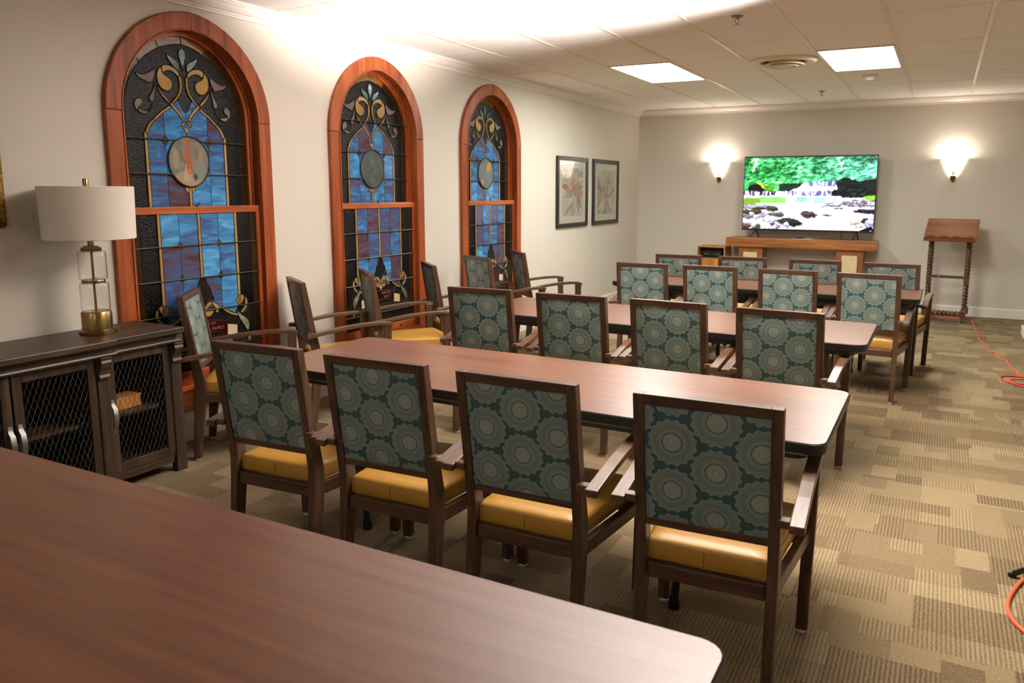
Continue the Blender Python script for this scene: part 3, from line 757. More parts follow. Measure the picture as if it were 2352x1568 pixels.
    mb = MB(); mb.loft([ringp(.975, .386), ringp(1.0, .394), ringp(1.0, .438), ringp(.985, .447), ringp(.95, .4535), ringp(.8, .460), ringp(.4, .4645)])
    seat = mb.obj('seat', 'vinyl', t, smooth=True)
    sm = MB(); sm.tube([(p[0]*1.004, p[1]+.0005, p[2]) for p in ringp(.996, .4425)], .0016, 4, True)
    sm.tube([(-.008, -.2335, .39), (-.008, -.2335, .44)], .0012, 4)
    sm.obj('seam', 'vinyl_seam', seat, fixn=False)
    return t
chair0 = make_chair(); first = [True]
def place(x, y, rz, label, group):
    if first[0]: t = chair0; first[0] = False
    else: t = copy_tree(chair0)
    t.location = (x, y, 0); t.rotation_euler = (0, 0, math.radians(rz)); t['label'] = label; t['group'] = group
    return t
words = ['leftmost', 'second from the left', 'third from the left', 'rightmost']
R1 = [(1.69, -8.485, 4), (2.258, -8.470, 2.4), (2.823, -8.462, 1.3), (3.425, -8.442, 2.6)]
R2 = [(1.533, -6.615, 4), (2.147, -6.61, 2), (2.733, -6.590, -2), (3.324, -6.635, -2.4)]
R3 = [(1.83, -4.575, 3), (2.40, -4.545, 0), (2.992, -4.555, 0.5), (3.572, -4.565, -2.5)]
R4 = [(1.835, -3.60, 3), (2.425, -3.56, 1), (3.054, -3.56, -1), (3.675, -3.60, -4)]
for R, desc, grp in ((R1, 'patterned-back armchair, %s of the four closest to the viewer', 'armchairs at the nearest full table'),
                     (R2, 'teal medallion armchair, %s in the second row from the viewer', 'armchairs in the second row'),
                     (R3, 'teal medallion armchair, %s in the third row from the viewer', 'armchairs in the third row'),
                     (R4, 'armchair %s in the farthest row, just before the television mantel', 'armchairs in the farthest row')):
    for (x, y, rz), wd in zip(R, words): place(x, y, rz, desc % wd, grp)
SIDE = [(.43, -7.69, -51, 'armchair against the wall beside the sideboard, its pale cloth front facing us'),
        (.425, -6.86, -33, 'armchair against the wall between the nearest and the middle window'),
        (.515, -6.25, -40, 'armchair in front of the middle stained glass window'),
        (.565, -5.54, -42, 'armchair against the wall just past the middle window'),
        (.485, -4.74, -26, 'armchair before the farthest window, turned with its green back to us'),
        (.60, -4.11, -45, 'farthest armchair along the window wall, arms against bare wall')]
for x, y, rz, lab in SIDE: place(x, y, rz, lab, 'armchairs lined along the window wall')

# ------------------------------------------------------------------ tables
def rrect(hx, hy, r, n=5):
    P = []
    for cx, cy, a0 in ((hx-r, hy-r, 0), (-hx+r, hy-r, 90), (-hx+r, -hy+r, 180), (hx-r, -hy+r, 270)):
        for k in range(n+1): a = math.radians(a0+90*k/n); P.append((cx+r*math.cos(a), cy+r*math.sin(a)))
    return P
def make_table():
    t = thing('table', '', 'table'); hx, hy = 1.22, .378; P = rrect(hx, hy, .05)
    top = MB().prism(rrect(hx-.002, hy-.002, .048), lambda p: (p[0], p[1], .715), lambda p: (p[0], p[1], .7355)).obj('tabletop', 'laminate', t)
    Z = [(0, .7345), (.003, .732), (.004, .722), (.001, .700), (-.012, .691)]
    rings = [[(p[0]*(1+d/hx), p[1]*(1+d/hy), z) for p in P] for d, z in Z]
    MB().loft(rings[::-1], True, False).add([(p[0], p[1], .692) for p in rrect(hx-.012, hy-.012, .04)], [tuple(range(24))]).obj('edge_band', 'black_edge', t, smooth=True)
    A = rrect(1.16, .325, .05)
    B_ = rrect(1.14, .305, .04)
    MB().loft([[(p[0], p[1], .692) for p in A], [(p[0], p[1], .662) for p in A], [(p[0], p[1], .662) for p in B_], [(p[0], p[1], .692) for p in B_]], True, False).obj('apron', 'apron', t, smooth=False)
    for sx in (-1, 1):
        mb = MB().tube([(sx*.73, -.25, .69), (sx*.73, .25, .69)], .014, 8); mb.tube([(sx*.73, -.25, .30), (sx*.73, .25, .30)], .010, 8); mb.obj('leg_brace', 'black_metal', t, smooth=True)
        for sy in (-1, 1):
            leg = MB().tube([(sx*.73, sy*.235, .69), (sx*.73, sy*.25, .60), (sx*.73, sy*.262, .3), (sx*.725, sy*.262, .10), (sx*.72, sy*.262, .03)], .0145, 10).obj('leg', 'black_metal', t, smooth=True)
            MB().lathe([(0, 0), (.021, 0), (.021, .02), (.017, .045), (0, .045)], (sx*.72, sy*.262, 0), 12).obj('foot_cap', 'black_plastic', leg, smooth=True)
    return t
t0 = make_table()
for k, (x, y, rz, lab) in enumerate([(2.497, -9.972, 0, 'brown wood-grain table filling the bottom left foreground'), (2.500, -8.008, 0, 'long brown table with black edge behind the nearest row of chairs'),
                                     (2.475, -6.222, 0, 'long brown table behind the second row of chairs'), (2.672, -4.19, 0, 'farthest long brown table, behind the third row of chairs')]):
    t = t0 if k == 0 else copy_tree(t0); t.location = (x, y, 0); t.rotation_euler = (0, 0, math.radians(rz)); t['label'] = lab; t['group'] = 'long training tables'

# ------------------------------------------------------------------ sideboard with wire mesh doors
SBY = -9.0
t = thing('sideboard', 'dark brown wooden sideboard with diamond wire mesh doors under the lamp', 'sideboard', (0, SBY, 0))
W2 = .87; SW = .48   # half length, half length of the breakfront
P = [(.045, -W2), (.452, -W2), (.452, -SW), (.475, -SW+.01), (.475, SW-.01), (.452, SW), (.452, W2), (.045, W2)]
MB().prism(P, lambda p: (p[0], p[1], .766), lambda p: (p[0], p[1], .796)).obj('top', 'sideboard_wood_y', t, bevel=.004)
mb = MB(); mb.box(.06, .415, -.845, .845, .73, .766); mb.box(.40, .435, -.47, .47, .73, .766); mb.obj('frieze', 'sideboard_wood_y', t, bevel=.002)
mb = MB(); mb.tube([(.42, -.862, .724), (.42, -.475, .724)], .011, 8); mb.tube([(.445, -.48, .724), (.445, .48, .724)], .011, 8); mb.tube([(.42, .475, .724), (.42, .862, .724)], .011, 8)
mb.obj('bead_moulding', 'sideboard_wood_y', t, smooth=True)
mb = MB(); mb.box(.06, .075, -.85, .85, .09, .73); mb.box(.06, .39, -.85, .85, .085, .105)
for yy in (-.85, .835, -.44, .425, -.008): mb.box(.065, .38, yy, yy+.015, .10, .73)
mb.obj('carcass', 'sideboard_wood', t)
MB().box(.075, .36, -.84, .84, .375, .392).obj('shelf', 'sideboard_wood_y', t)
mb = MB(); mb.box(.37, .395, -.80, .80, .055, .095); mb.obj('bottom_rail', 'sideboard_wood_y', t, bevel=.003)
for yy, xf in ((-.84, .405), (-.42, .425), (.42, .425), (.84, .405)):
    post = MB().box(xf-.05, xf, yy-.031, yy+.031, 0 if abs(yy) > .5 else .05, .735).obj('post', 'sideboard_wood', t, bevel=.004)
    cp_ = [(0, .60), (.012, .603), (.016, .615), (.010, .628), (.014, .645), (.028, .668), (.036, .688), (.030, .702), (.034, .706), (.034, .716), (0, .716)]
    MB().prism(cp_, lambda p: (xf+p[0], yy-.027, p[1]), lambda p: (xf+p[0], yy+.027, p[1])).obj('corbel', 'sideboard_wood', post, bevel=.002)
for yy in (-.84, .84): MB().box(.06, .11, yy-.031, yy+.031, 0, .735).obj('post', 'sideboard_wood', t, bevel=.004)
def mesh_door(y0, y1, xf, hside):
    z0, z1, s = .098, .712, .042
    mb = MB(); mb.box(xf-.022, xf, y0, y0+s, z0, z1); mb.box(xf-.022, xf, y1-s, y1, z0, z1); mb.box(xf-.022, xf, y0+s, y1-s, z0, z0+.05); mb.box(xf-.022, xf, y0+s, y1-s, z1-.045, z1)
    d = mb.obj('door', 'sideboard_wood', t, bevel=.003)
    a0, a1, b0, b1 = y0+s, y1-s, z0+.05, z1-.045; w_, h_ = .026, .062; wm = MB()
    for sg in (1, -1):
        k = -60
        for k in range(-40, 60):
            # line: (y-a0)/w - sg*(z-b0)/h = k
            pts = []
            for z in (b0, b1):
                y = a0+w_*(k+sg*(z-b0)/h_); pts.append([y, z])
            (ya, za), (yb, zb) = pts
            if max(ya, yb) < a0 or min(ya, yb) > a1: continue
            for q, r_ in ((0, 1), (1, 0)):
                y, z = pts[q]; Y, Z = pts[r_]
                if y < a0: tt = (a0-y)/(Y-y); pts[q] = [a0, z+tt*(Z-z)]
                if y > a1: tt = (a1-y)/(Y-y); pts[q] = [a1, z+tt*(Z-z)]
            x = xf-.012+sg*.0012
            if (pts[0][0]-pts[1][0])**2+(pts[0][1]-pts[1][1])**2 > 1e-5: wm.tube([(x, pts[0][0], pts[0][1]), (x, pts[1][0], pts[1][1])], .0012, 4)
    wm.obj('wire_mesh', 'wire', d, fixn=False)
    hy = y0+.018 if hside < 0 else y1-.018; hz = .395
    H_ = MB(); rings = []
    for z, x, w in ((hz+.088, .002, .008), (hz+.075, .004, .010), (hz+.062, .006, .010), (hz+.045, .022, .011), (hz, .030, .012), (hz-.045, .022, .011), (hz-.062, .006, .010), (hz-.075, .004, .010), (hz-.088, .002, .008)):
        rings.append([(xf+x-.003, hy-w, z), (xf+x, hy-w, z), (xf+x, hy+w, z), (xf+x-.003, hy+w, z)])
    H_.loft(rings).obj('handle', 'steel', d, smooth=True)
mesh_door(.453, .808, .398, -1); mesh_door(.004, .388, .418, -1); mesh_door(-.388, -.004, .418, 1); mesh_door(-.808, -.453, .398, 1)
t = thing('wooden_box', 'small orange-brown wooden box on the shelf behind the right mesh door', 'box', (.26, -8.40, .3925), .1)
MB().box(-.05, .05, -.09, .09, 0, .055).obj('body', 'pine', t, bevel=.003); MB().box(-.052, .052, -.092, .092, .055, .064).obj('lid', 'pine', t, bevel=.002)

# ------------------------------------------------------------------ table lamp
t = thing('table_lamp', 'brass and clear glass table lamp with a white drum shade on the sideboard', 'lamp', (.228, -8.463, .7965))
MB().lathe([(0, 0), (.084, 0), (.086, .004), (.086, .018), (.081, .022), (.070, .024), (.070, .108), (.066, .114), (.04, .116), (0, .116)], n=40).obj('base', 'brass', t, smooth=True)
for k, z0 in enumerate((.115, .273)):
    h_ = .144; r = .066 if k == 0 else .064
    MB().lathe([(r-.014, z0), (r-.004, z0+.002), (r, z0+.008), (r, z0+h_-.008), (r-.004, z0+h_-.002), (r-.014, z0+h_), (r-.014, z0+h_-.0015), (r-.0048, z0+h_-.0036), (r-.0015, z0+h_-.009), (r-.0015, z0+.009), (r-.0048, z0+.0036), (r-.014, z0+.0015)], n=40, closed=True).obj('glass_cylinder', 'clear_glass', t, smooth=True)
MB().lathe([(0, .259), (.052, .259), (.054, .262), (.054, .270), (.052, .273), (0, .273)], n=32).obj('collar', 'brass', t, smooth=True)
MB().lathe([(0, .417), (.044, .417), (.046, .420), (.046, .434), (.034, .436), (.034, .442), (.014, .444), (.014, .49), (0, .49)], n=32).obj('cap', 'brass', t, smooth=True)
MB().lathe([(0, .10), (.006, .10), (.006, .43), (0, .43)], n=10).obj('rod', 'brass', t, smooth=True)
MB().lathe([(.204, .478), (.207, .48), (.212, .735), (.209, .737), (.206, .735), (.201, .482)], n=64, closed=True).obj('lamp_shade', 'linen', t, smooth=True)
mb = MB(); mb.lathe([(0, .48), (.009, .48), (.009, .735), (0, .735)], n=8)
for a in (0, 2*PI/3, 4*PI/3): mb.tube([(0, 0, .725), (.207*math.cos(a), .207*math.sin(a), .732)], .002, 5)
mb.obj('harp', 'brass', t)
MB().lathe([(0, .727), (.013, .727), (.013, .772), (.012, .774), (0, .774)], n=18).obj('finial', 'brass', t, smooth=True)

# ------------------------------------------------------------------ framed pictures
def frame(name, label, y0, y1, z0, z1, fw, mat, depth=.03, group=None):
    t = thing(name, label, 'picture', (0.001, (y0+y1)/2, z0), group=group); w = (y1-y0)/2; h = z1-z0
    for nm, q in (('l', [(-w, 0), (-w+fw, fw), (-w+fw, h-fw), (-w, h)]), ('r', [(w, 0), (w, h), (w-fw, h-fw), (w-fw, fw)]), ('t', [(-w, h), (-w+fw, h-fw), (w-fw, h-fw), (w, h)]), ('b', [(-w, 0), (w, 0), (w-fw, fw), (-w+fw, fw)])):
        prof = MB().prism(q, lambda p: (0, p[0], p[1]), lambda p: (depth, p[0], p[1])); prof.obj('frame_rail', mat, t, bevel=.006 if fw < .055 else .014, seg=3)
    return t, w, h
def art(seed):
    p = Paint(90, 90, 1); X, Y = p.X, p.Y; p.C[:] = (206, 198, 178); rs = np.random.RandomState(seed)
    cols = [(196, 188, 166), (180, 172, 150), (214, 208, 190), (198, 130, 76), (184, 100, 66), (140, 132, 120), (160, 156, 144), (104, 136, 152), (222, 216, 200), (176, 168, 148), (206, 198, 178), (190, 182, 160), (216, 210, 194)]
    cx, cy = (.62, .55) if seed == 5 else (.42, .4)
    for k in range(46):
        a = rs.rand()*2*PI; l = .30+rs.rand()*.60; wd = .06+rs.rand()*.10; c = np.array((cx+rs.randn()*.04, cy+rs.randn()*.04)); d = np.array((math.cos(a), math.sin(a))); n = np.array((-d[1], d[0]))
        P = [tuple(c), tuple(c+d*l*.45+n*wd), tuple(c+d*l), tuple(c+d*l*.6-n*wd*.6)]; p.poly(P, (146, 138, 124)); P2 = [tuple(np.array(q)*.94+.06*(c+d*l*.5)) for q in P]; p.poly(P2, cols[rs.randint(len(cols))])
    for k in range(14): p.ell(cx+rs.randn()*.12, cy+rs.randn()*.14, .02+rs.rand()*.06, .02+rs.rand()*.06, cols[rs.randint(3, 8)])
    return p
for k, (y0, y1, lab) in enumerate(((-2.738, -1.862, 'black-framed abstract print, the left one nearer the windows'), (-1.690, -.822, 'black-framed abstract print, the right one nearer the room corner'))):
    t, w, h = frame('framed_print', lab, y0, y1, 1.082, 1.917, .05, 'picture_frame', .03, 'pair of framed prints')
    MB().box(.004, .012, -w+.04, w-.04, .04, h-.04).obj('mat_board', 'mat_board', t)
    art(5 if k == 0 else 9).obj('artwork', .58, .57, 'painted', t, (.0135, 0, .133), (0, 0, PI/2))
    gl = Mat('picture_glass_%d' % k, .03, .5); gl.b.inputs['Transmission Weight'].default_value = 1; gl.b.inputs['IOR'].default_value = 1.3; gl.base((255, 255, 255)); MT['pg'] = gl.m
    MB().box(.0185, .0195, -w+.045, w-.045, .045, h-.045).obj('glazing', 'pg', t)
t, w, h = frame('gilt_frame', 'corner of an antique gold picture frame at the left edge', -9.66, -8.735, 1.335, 2.35, .085, 'gilt', .035)
MB().box(.004, .014, -w+.07, w-.07, .07, h-.07).obj('canvas', plain('canvas', (70, 60, 46), .6, .3, 0, .3, 6.0), t)

# ------------------------------------------------------------------ end wall: mantel, television, sconces, cabinet, lectern
t = thing('mantel_table', 'orange-brown mantel shelf on two square wooden pillars under the television', 'mantel', (2.362, -.25, 0))
MB().box(-.93, .93, -.20, .20, .788, .908).obj('shelf_beam', 'mantel_wood', t, bevel=.006)
for x0, x1 in ((1.598, 1.908), (2.832, 3.147)):
    a, b = x0-2.362, x1-2.362
    pl = MB().box(a, b, -.15, .15, .0, .79).obj('pillar', 'mantel_wood_z', t, bevel=.004)
    MB().box(a+.065, b-.065, -.158, -.148, .12, .718).obj('inset_panel', 'cream', pl, bevel=.003)
    MB().box(a-.012, b+.012, -.16, .16, .0, .07).obj('plinth', 'mantel_wood', pl, bevel=.004)
def tv_paint():
    p = Paint(352, 200, 1.76); X0, Y0 = p.X.copy(), p.Y.copy()
    wx = vnoise(X0*1.76, Y0, 26, 101, 3)-.5; wy = vnoise(X0*1.76, Y0, 26, 102, 3)-.5
    p.X = X0+wx*.022; p.Y = Y0+wy*.03; X, Y = p.X, p.Y
    n = vnoise(X0*1.76, Y0, 20, 2, 4); fine = vnoise(X0*1.76, Y0, 48, 4, 2)
    a = X0*1.76+Y0*.9; b = Y0*1.9-X0*1.0
    fr = vnoise(a*15, b*24, 1.0, 12, 3); big = vnoise(X0*1.76, Y0, 5, 8, 3)
    g = np.clip((fr*.45+fine*.25+big*.45-.37)*3.2, 0, 1)[..., None]; side = np.clip((X0-.25)*1.8, 0, 1)[..., None]
    brt = np.array((84, 244, 116))*(1-side)+np.array((120, 244, 196))*side; dk = np.array((4, 58, 30)); p.C = dk*(1-g)+brt*g
    hi = (np.clip((fr-.56)*6, 0, 1)*np.clip((big-.35)*4, 0, 1))[..., None]; p.C = p.C*(1-hi)+np.array((206, 255, 222))*hi
    p.fill((Y < .64) & (Y0 > .5) & (X > .28) & (X < .46), (8, 14, 16), .85)
    dkr = inpoly(X, Y, [(.68, .66), (.78, .72), (.88, .66), (1.02, .72), (1.02, .48), (.9, .42), (.70, .43), (.66, .5)]); p.fill(dkr, (10, 9, 18)); p.fill(dkr & (fr > .60), (16, 70, 46), .8)
    p.ell(.11, .565, .08, .07, (24, 12, 20)); p.poly([(.10, .645), (.135, .65), (.19, .555), (.165, .55)], (196, 230, 40)); p.ell(.20, .575, .05, .035, (90, 150, 30), .8)
    p.poly([(.08, .99), (.105, .99), (.075, .82), (.06, .80)], (240, 226, 240)); p.poly([(.705, .99), (.715, .99), (.755, .86), (.745, .86)], (220, 240, 226))
    fall = vnoise(X0*1.76*9, Y0*1.5, 6, 21, 2); c = np.clip((fall-.38)*5, 0, 1)[..., None]; wc = np.array((96, 92, 166))*(1-c)+np.array((246, 244, 255))*c
    p.fill(inpoly(X, Y, [(.47, .64), (.56, .665), (.72, .67), (.72, .56), (.69, .54), (.38, .52), (.42, .57)]), wc)
    p.fill(inpoly(X, Y, [(.41, .575), (.46, .60), (.72, .605), (.70, .53), (.36, .53)]), (248, 248, 255), .85)
    lf = (X0 < .25)[..., None]; wl = np.where(lf, np.array((40, 30, 58))*(1-c*.8)+np.array((250, 245, 255))*c*.8, wc)
    p.fill((Y < .535) & (Y > .455) & (X < .68), wl); p.fill((Y < .468) & (Y > .445) & (X < .76), (250, 250, 255), .85); p.fill((X > .09) & (X < .125) & (Y > .42) & (Y < .52), (248, 246, 255), .85)
    pool = vnoise(X0*1.76*4, Y0*2, 5, 33, 3)[..., None]
    pc = np.array((150, 226, 206))*(1-pool)+np.array((238, 246, 250))*pool; p.fill((Y < .45) & (X < .78), pc)
    p.fill((Y < .445) & (Y > .36) & (X > .13) & (X < .33), (120, 206, 60), .75); p.fill((Y < .43) & (Y > .33) & (X < .13), (116, 156, 24), .9); p.fill((Y < .45) & (Y > .39) & (X > .42) & (X < .5), (110, 220, 160), .7)
    p.fill((Y < .45) & (X > .72) & (Y > .33), (206, 198, 216))
    m = Y < .365; p.fill(m & ((X > .1) | (Y < .32)), (243, 241, 255))
    rp = np.clip((vnoise(X0*1.76*3, Y0*16, 6, 30, 3)-.56)*6, 0, 1)[..., None]; q = (Y < .4)[..., None]*rp*.42; p.C = p.C*(1-q)+np.array((176, 184, 228))*q
    rs = np.random.RandomState(11)
    def rock(x, y, rx, ry, c, s):
        p.ell(x, y-ry*.15, rx*1.12, ry*1.12, (70, 60, 84), .8, .9, s); p.ell(x, y, rx, ry, c, 1, .9, s); p.ell(x-rx*.1, y+ry*.40, rx*.65, ry*.38, tuple(min(255, v*1.25+12) for v in c), .8, .9, s+1)
        p.ell(x+rx*.3, y-ry*.45, rx*.6, ry*.35, tuple(v*.55 for v in c), .6, .9, s+2)
    for k in range(90):
        x = .62+rs.rand()*.38; y = .335+rs.rand()*.12*(x-.5)*2; rock(x, y, .008+rs.rand()*.020, .008+rs.rand()*.016, [(230, 220, 232), (196, 186, 206), (240, 234, 244), (120, 108, 120)][rs.randint(4)], 40+k)
    for k in range(36):
        x = rs.rand()*.34; y = rs.rand()*.30; rock(x, y, .012+rs.rand()*.028, .012+rs.rand()*.028, [(236, 232, 246), (196, 192, 222), (130, 126, 156), (84, 84, 60)][rs.randint(4)], 140+k)
    for a in [(.10, .31, .10, .035, (150, 146, 172)), (.13, .285, .06, .022, (70, 50, 42)), (.235, .29, .045, .035, (56, 66, 40)), (.10, .235, .05, .035, (60, 66, 34)), (.03, .235, .03, .028, (60, 60, 30)), (.07, .205, .022, .026, (226, 176, 160)), (.25, .215, .05, .018, (84, 100, 60)), (.52, .21, .06, .045, (66, 52, 50)), (.66, .205, .035, .010, (60, 62, 92)),
              (.36, .11, .08, .045, (40, 40, 38)), (.42, .09, .05, .045, (34, 30, 36)), (.35, .065, .02, .04, (200, 196, 226)), (.03, .03, .04, .03, (92, 50, 34)), (.90, .27, .045, .024, (34, 30, 44)), (.97, .265, .05, .03, (36, 32, 44)), (.87, .12, .03, .04, (232, 186, 176)), (.94, .14, .025, .035, (44, 36, 44)), (.98, .11, .035, .055, (180, 172, 210)), (.90, .07, .028, .03, (236, 206, 190)), (.74, .30, .03, .008, (90, 92, 130))]:
        rock(a[0], a[1], a[2], a[3], a[4], int(a[0]*1000))
    p.ell(.97, .45, .05, .032, (130, 220, 50), .9, 1.2); p.poly([(.88, 0), (.99, .06), (1.02, 0)], (10, 10, 30))
    p.X, p.Y = X0, Y0
    return p
t = thing('television', 'large flat television showing a forest stream with small waterfalls', 'television', (2.417, -.25, .908))
MB().box(-.821, .821, -.012, .03, .095, 1.065).obj('housing', 'black_plastic', t, bevel=.004)
MB().box(-.5, .5, .03, .06, .15, .75).obj('rear_housing', 'black_plastic', t, bevel=.01)
tv_paint().obj('screen', 1.622, .928, 'screen', t, (0, -.0135, .118), None)
for x, s in ((-.64, 1), (.62, .55)):
    mb = MB(); mb.tube([(x, 0, .11), (x-.04*s, -.09, .014), (x-.045*s, -.11, .009)], .008, 6); mb.tube([(x, 0, .11), (x+.03*s, .07, .014), (x+.035*s, .09, .009)], .008, 6); mb.obj('stand_foot', 'black_plastic', t)
tag(MB().tube([(2.835, -.03, 1.04), (2.835, -.028, .92), (2.84, -.028, .60), (2.83, -.028, .35)], .0035, 5).obj('power_cable', 'black_plastic'), 'thin black cable hanging straight down behind the television', 'cable')
tag(MB().prism(rrect(.12, .08, .005, 2), lambda p: (2.40+p[0], -.30+p[1], .9085), lambda p: (2.40+p[0], -.30+p[1], .9105)).obj('paper_sheet', 'mat_board'), 'sheet of white paper lying on the mantel below the television', 'paper')
t = thing('remote_control', 'small black remote control on the paper on the mantel', 'remote', (2.36, -.31, .911), .35)
MB().box(-.065, .065, -.021, .021, 0, .018).obj('body', 'black_plastic', t, bevel=.005); MB().lathe([(0, .018), (.012, .018), (.011, .021), (0, .021)], (.02, 0, 0), 14).obj('button', 'steel', t)
# sconces
for lab, x in (('lit fan-shaped wall sconce left of the television', 1.195), ('lit fan-shaped wall sconce right of the television, above the lectern', 4.068)):
    t = thing('wall_sconce', lab, 'wall lamp', (x, 0, 1.68), group='pair of wall sconces')
    # half-bowl open to the top
    n = 20; prof = [(.03, .03), (.045, .045), (.062, .08), (.082, .13), (.105, .185), (.132, .235)]
    R = []
    for r, z in prof:
        R.append([(r*math.cos(PI+PI*k/n), -.01+(.85*r)*math.sin(PI+PI*k/n), z+.004*math.cos(6*PI*k/n)*(z > .2)) for k in range(n+1)])
    In = [[(x_*.95, -.01+(y_+.01)*.94, z_+.002) for x_, y_, z_ in r] for r in R]
    MB().loft([a+b[::-1] for a, b in zip(R, In)]).obj('glass_shade', 'sconce_glass', t, smooth=True)
    P = [(-.03, -.012), (-.018, -.04), (0, -.05), (.018, -.04), (.03, -.012), (.028, .022), (.0, .04), (-.028, .022)]
    MB().prism(P, lambda p: (p[0], -.004, p[1]), lambda p: (p[0], -.016, p[1])).obj('wall_plate', 'antique_brass', t, bevel=.003)
    MB().lathe([(0, -.035), (.012, -.03), (.02, -.012), (.03, .010), (.034, .032), (.0, .034)], (0, -.035, 0), 18).obj('cup', 'antique_brass', t, smooth=True)
    MB().lathe([(0, .04), (.012, .04), (.02, .085), (.015, .13), (0, .14)], (0, -.045, 0), 14).obj('bulb', plain('bulb', (255, 240, 220), .5), t, smooth=True)
    l = lamp('sconce_bulb', 'POINT', (x, -.075, 1.90), SCONCE, (1, .90, .80), size=.045); 
# small cabinet with a shelf unit holding a black box
t = thing('small_cabinet', 'low orange wooden cabinet with open top shelf, left of the mantel', 'cabinet', (1.225, -.22, 0))
mb = MB(); mb.box(-.19, -.175, -.18, .17, 0, .77); mb.box(.175, .19, -.18, .17, 0, .77); mb.box(-.19, .19, -.18, .17, .757, .772); mb.box(-.175, .175, -.17, .17, .60, .615); mb.box(-.175, .175, .158, .17, 0, .757); mb.box(-.175, .175, -.17, .17, .05, .065)
mb.obj('carcass', 'pine', t, bevel=.002)
for x0, x1 in ((-.188, -.002), (.002, .188)):
    d = MB().box(x0, x1, -.198, -.181, .03, .60).obj('door', 'pine', t, bevel=.002)
    MB().lathe([(0, 0), (.008, 0), (.01, .012), (0, .014)], n=10).obj('knob', 'antique_brass', d, (x1-.02 if x0 < -.1 else x0+.02, -.198, .42), (PI/2, 0, 0))
t = thing('receiver_box', 'black electronic box with knobs inside the small cabinet', 'electronics', (1.225, -.23, .615))
MB().box(-.13, .13, -.12, .10, .006, .095).obj('case', 'black_plastic', t, bevel=.004)
for x in (-.09, -.05, .05, .09): MB().lathe([(0, 0), (.01, 0), (.01, .01), (0, .01)], n=10).obj('knob', 'steel', t, (x, -.12, .05), (PI/2, 0, 0))
# lectern with barley-twist posts
t = thing('lectern', 'wooden lectern with sloping top and rope-twist posts right of the television', 'lectern', (4.10, -.42, 0), math.radians(-6))
sl = math.atan2(.24, .36)
T = Matrix.Translation((0, 0, 1.072)) @ Matrix.Rotation(sl, 4, 'X')
MB().box(-.275, .275, -.215, .215, -.014, .012, T).obj('book_board', 'lectern_wood', t, bevel=.004)
P = [(-.262, 0)]+[(-.262+.524*k/24, .022+.024*abs(math.sin(k/24*PI*4.0))) for k in range(25)]+[(.262, 0)]
MB().prism(P, lambda p: T @ Vector((p[0], -.210, .010+p[1]*1.25)), lambda p: T @ Vector((p[0], -.188, .010+p[1]*1.25))).obj('book_ledge', 'lectern_wood', t, bevel=.002)
def twist(p0, p1, r, turns, lobes=2, n=10, per=14):
    p0 = Vector(p0); p1 = Vector(p1); d = (p1-p0); L = d.length; d.normalize(); up = Vector((0, 1, 0)) if abs(d.y) < .9 else Vector((1, 0, 0)); x = d.cross(up).normalized(); y = x.cross(d)
    N = int(turns*per); R = []
    for k in range(N+1):
        s = k/N; a0 = 2*PI*turns*s; c = p0+d*L*s
        R.append([tuple(c+r*(.86+.14*math.cos(lobes*(2*PI*i/n-a0)))*(math.cos(2*PI*i/n)*x+math.sin(2*PI*i/n)*y)) for i in range(n)])
    return MB().loft(R)
for sg in (-1, 1):
    x = sg*.20
    p = MB().box(x-.028, x+.028, -.028, .028, .43, .52).obj('post', 'twist_wood', t, bevel=.003)
    twist((x, 0, .52), (x, 0, 1.00), .035, 6).obj('post_twist', 'twist_wood', p, smooth=True)
    twist((x, 0, .14), (x, 0, .43), .033, 3.8).obj('post_twist', 'twist_wood', p, smooth=True)
    MB().box(x-.018, x+.018, -.19, .19, .085, .115).obj('foot_runner', 'twist_wood', t, bevel=.003)
    for yy in (-.19, .19):
        MB().box(x-.03, x+.03, yy-.03, yy+.03, .06, .14).obj('foot_block', 'twist_wood', t, bevel=.004)
        c = MB(); c.lathe([(0, .03), (.006, .03), (.006, .06), (0, .06)], (x, yy, 0), 8); c.add(*(lambda m: (m.v, m.f))(MB().lathe([(0, -.009), (.018, -.009), (.018, .009), (0, .009)], n=14)), T=Matrix.Translation((x, yy, .018)) @ Matrix.Rotation(PI/2, 4, 'Y')); c.obj('caster', 'black_metal', t)
    MB().box(x-.03, x+.03, -.03, .03, .08, .15).obj('foot_block', 'twist_wood', t, bevel=.003)
twist((-.18, 0, .515), (.18, 0, .515), .019, 6).obj('stretcher', 'twist_wood', t, smooth=True)
twist((-.18, -.19, .10), (.18, -.19, .10), .034, 4).obj('stretcher', 'twist_wood', t, smooth=True)

# ------------------------------------------------------------------ cords, work light, small things
def cord(name, pts, r, mat, label):
    P = [Vector((q[0], q[1], q[2] if len(q) > 2 else r+.001)) for q in pts]; Q = []
    for k in range(len(P)-1):
        a, b, c, d = P[max(k-1, 0)], P[k], P[k+1], P[min(k+2, len(P)-1)]
        for i in range(6):
            u = i/6; Q.append(.5*((2*b)+(c-a)*u+(2*a-5*b+4*c-d)*u*u+(3*b-a-3*c+d)*u**3))
    Q.append(P[-1]); o = MB().tube(Q, r, 8).obj(name, mat, None, smooth=True); return tag(o, label, 'cord')
cord('extension_cord', [(3.867, -.13), (4.00, -.30), (4.16, -.335), (4.295, -.34), (4.377, -.36), (4.40, -.8), (4.42, -1.3), (4.428, -1.729), (4.471, -2.038), (4.470, -2.288), (4.495, -2.453), (4.536, -2.459), (4.555, -2.701), (4.601, -2.809), (4.616, -3.056), (4.645, -3.232), (4.657, -3.409), (4.72, -3.46), (4.9, -3.3), (5.3, -2.9)], .0055, 'orange_cord', 'thin orange extension cord wandering over the carpet from the lectern')
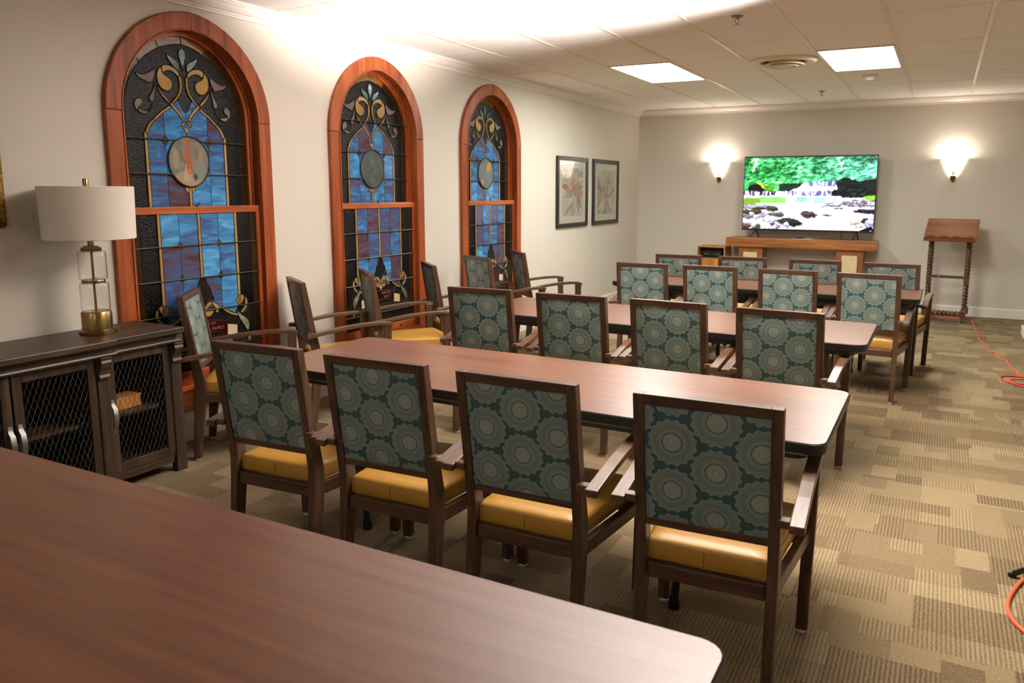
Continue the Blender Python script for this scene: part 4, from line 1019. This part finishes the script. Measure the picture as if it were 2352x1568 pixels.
cord('coiled_cord', [(4.95, -3.40), (4.80, -3.455), (4.609, -3.468), (4.544, -3.492), (4.515, -3.594), (4.533, -3.692), (4.591, -3.744), (4.70, -3.74), (4.90, -3.68), (5.02, -3.60), (5.0, -3.50), (4.85, -3.52, .016), (4.68, -3.60, .016), (4.597, -3.647, .016), (4.575, -3.69, .018), (4.60, -3.782), (4.70, -3.83), (4.95, -3.80), (5.1, -4.4), (5.05, -5.2), (4.75, -5.6), (4.52, -5.72), (4.75, -6.1), (4.9, -6.7), (4.80, -7.3)], .007, 'red_cord', 'coil of red-orange cord on the carpet at the right edge')
cord('flood_cord', [(4.72, -7.30), (4.55, -7.20), (4.42, -7.36), (4.35, -7.52), (4.312, -7.70), (4.34, -7.84), (4.45, -7.98), (4.8, -8.3), (5.4, -8.4)], .0075, 'orange_cord', 'orange cord looping beside the black tripod foot')
tag(MB().box(4.835, 5.13, -1.40, -1.10, 0, .10).obj('white_case', 'white_plastic', bevel=.012, seg=3), 'white plastic case on the carpet at the right edge, far end', 'case')
t = thing('light_stand', 'black tripod foot of a work light stand at the right edge', 'light stand', (4.72, -7.60, 0))
MB().lathe([(0, .25), (.012, .25), (.012, 1.44), (0, 1.44)], n=12).obj('pole', 'black_metal', t, smooth=True)
MB().lathe([(.013, .30), (.03, .30), (.03, .34), (.013, .34)], n=14, closed=True).obj('collar', 'black_plastic', t)
for a in (153, 273, 33):
    a = math.radians(a); dx, dy = math.cos(a), math.sin(a); L = .42
    leg = MB().tube([(.03*dx, .03*dy, .33), (L*dx, L*dy, .012)], .011, 8).obj('leg', 'black_metal', t, smooth=True)
    MB().lathe([(0, 0), (.015, 0), (.016, .02), (0, .025)], (L*dx, L*dy, 0), 10).obj('rubber_foot', 'black_plastic', leg)
fd = (Vector(FLOOD_AIM)-Vector(FLOOD_POS)).to_track_quat('-Z', 'Y').to_matrix().to_4x4(); fd.translation = Vector(FLOOD_POS)-t.location
MB().loft([[tuple(fd @ Vector(p)) for p in r] for r in ([(-.05, -.05, .10), (.05, -.05, .10), (.05, .05, .10), (-.05, .05, .10)], [(-.11, -.09, .02), (.11, -.09, .02), (.11, .09, .02), (-.11, .09, .02)], [(-.12, -.10, .012), (.12, -.10, .012), (.12, .10, .012), (-.12, .10, .012)])]).obj('lamp_head', 'black_metal', t)
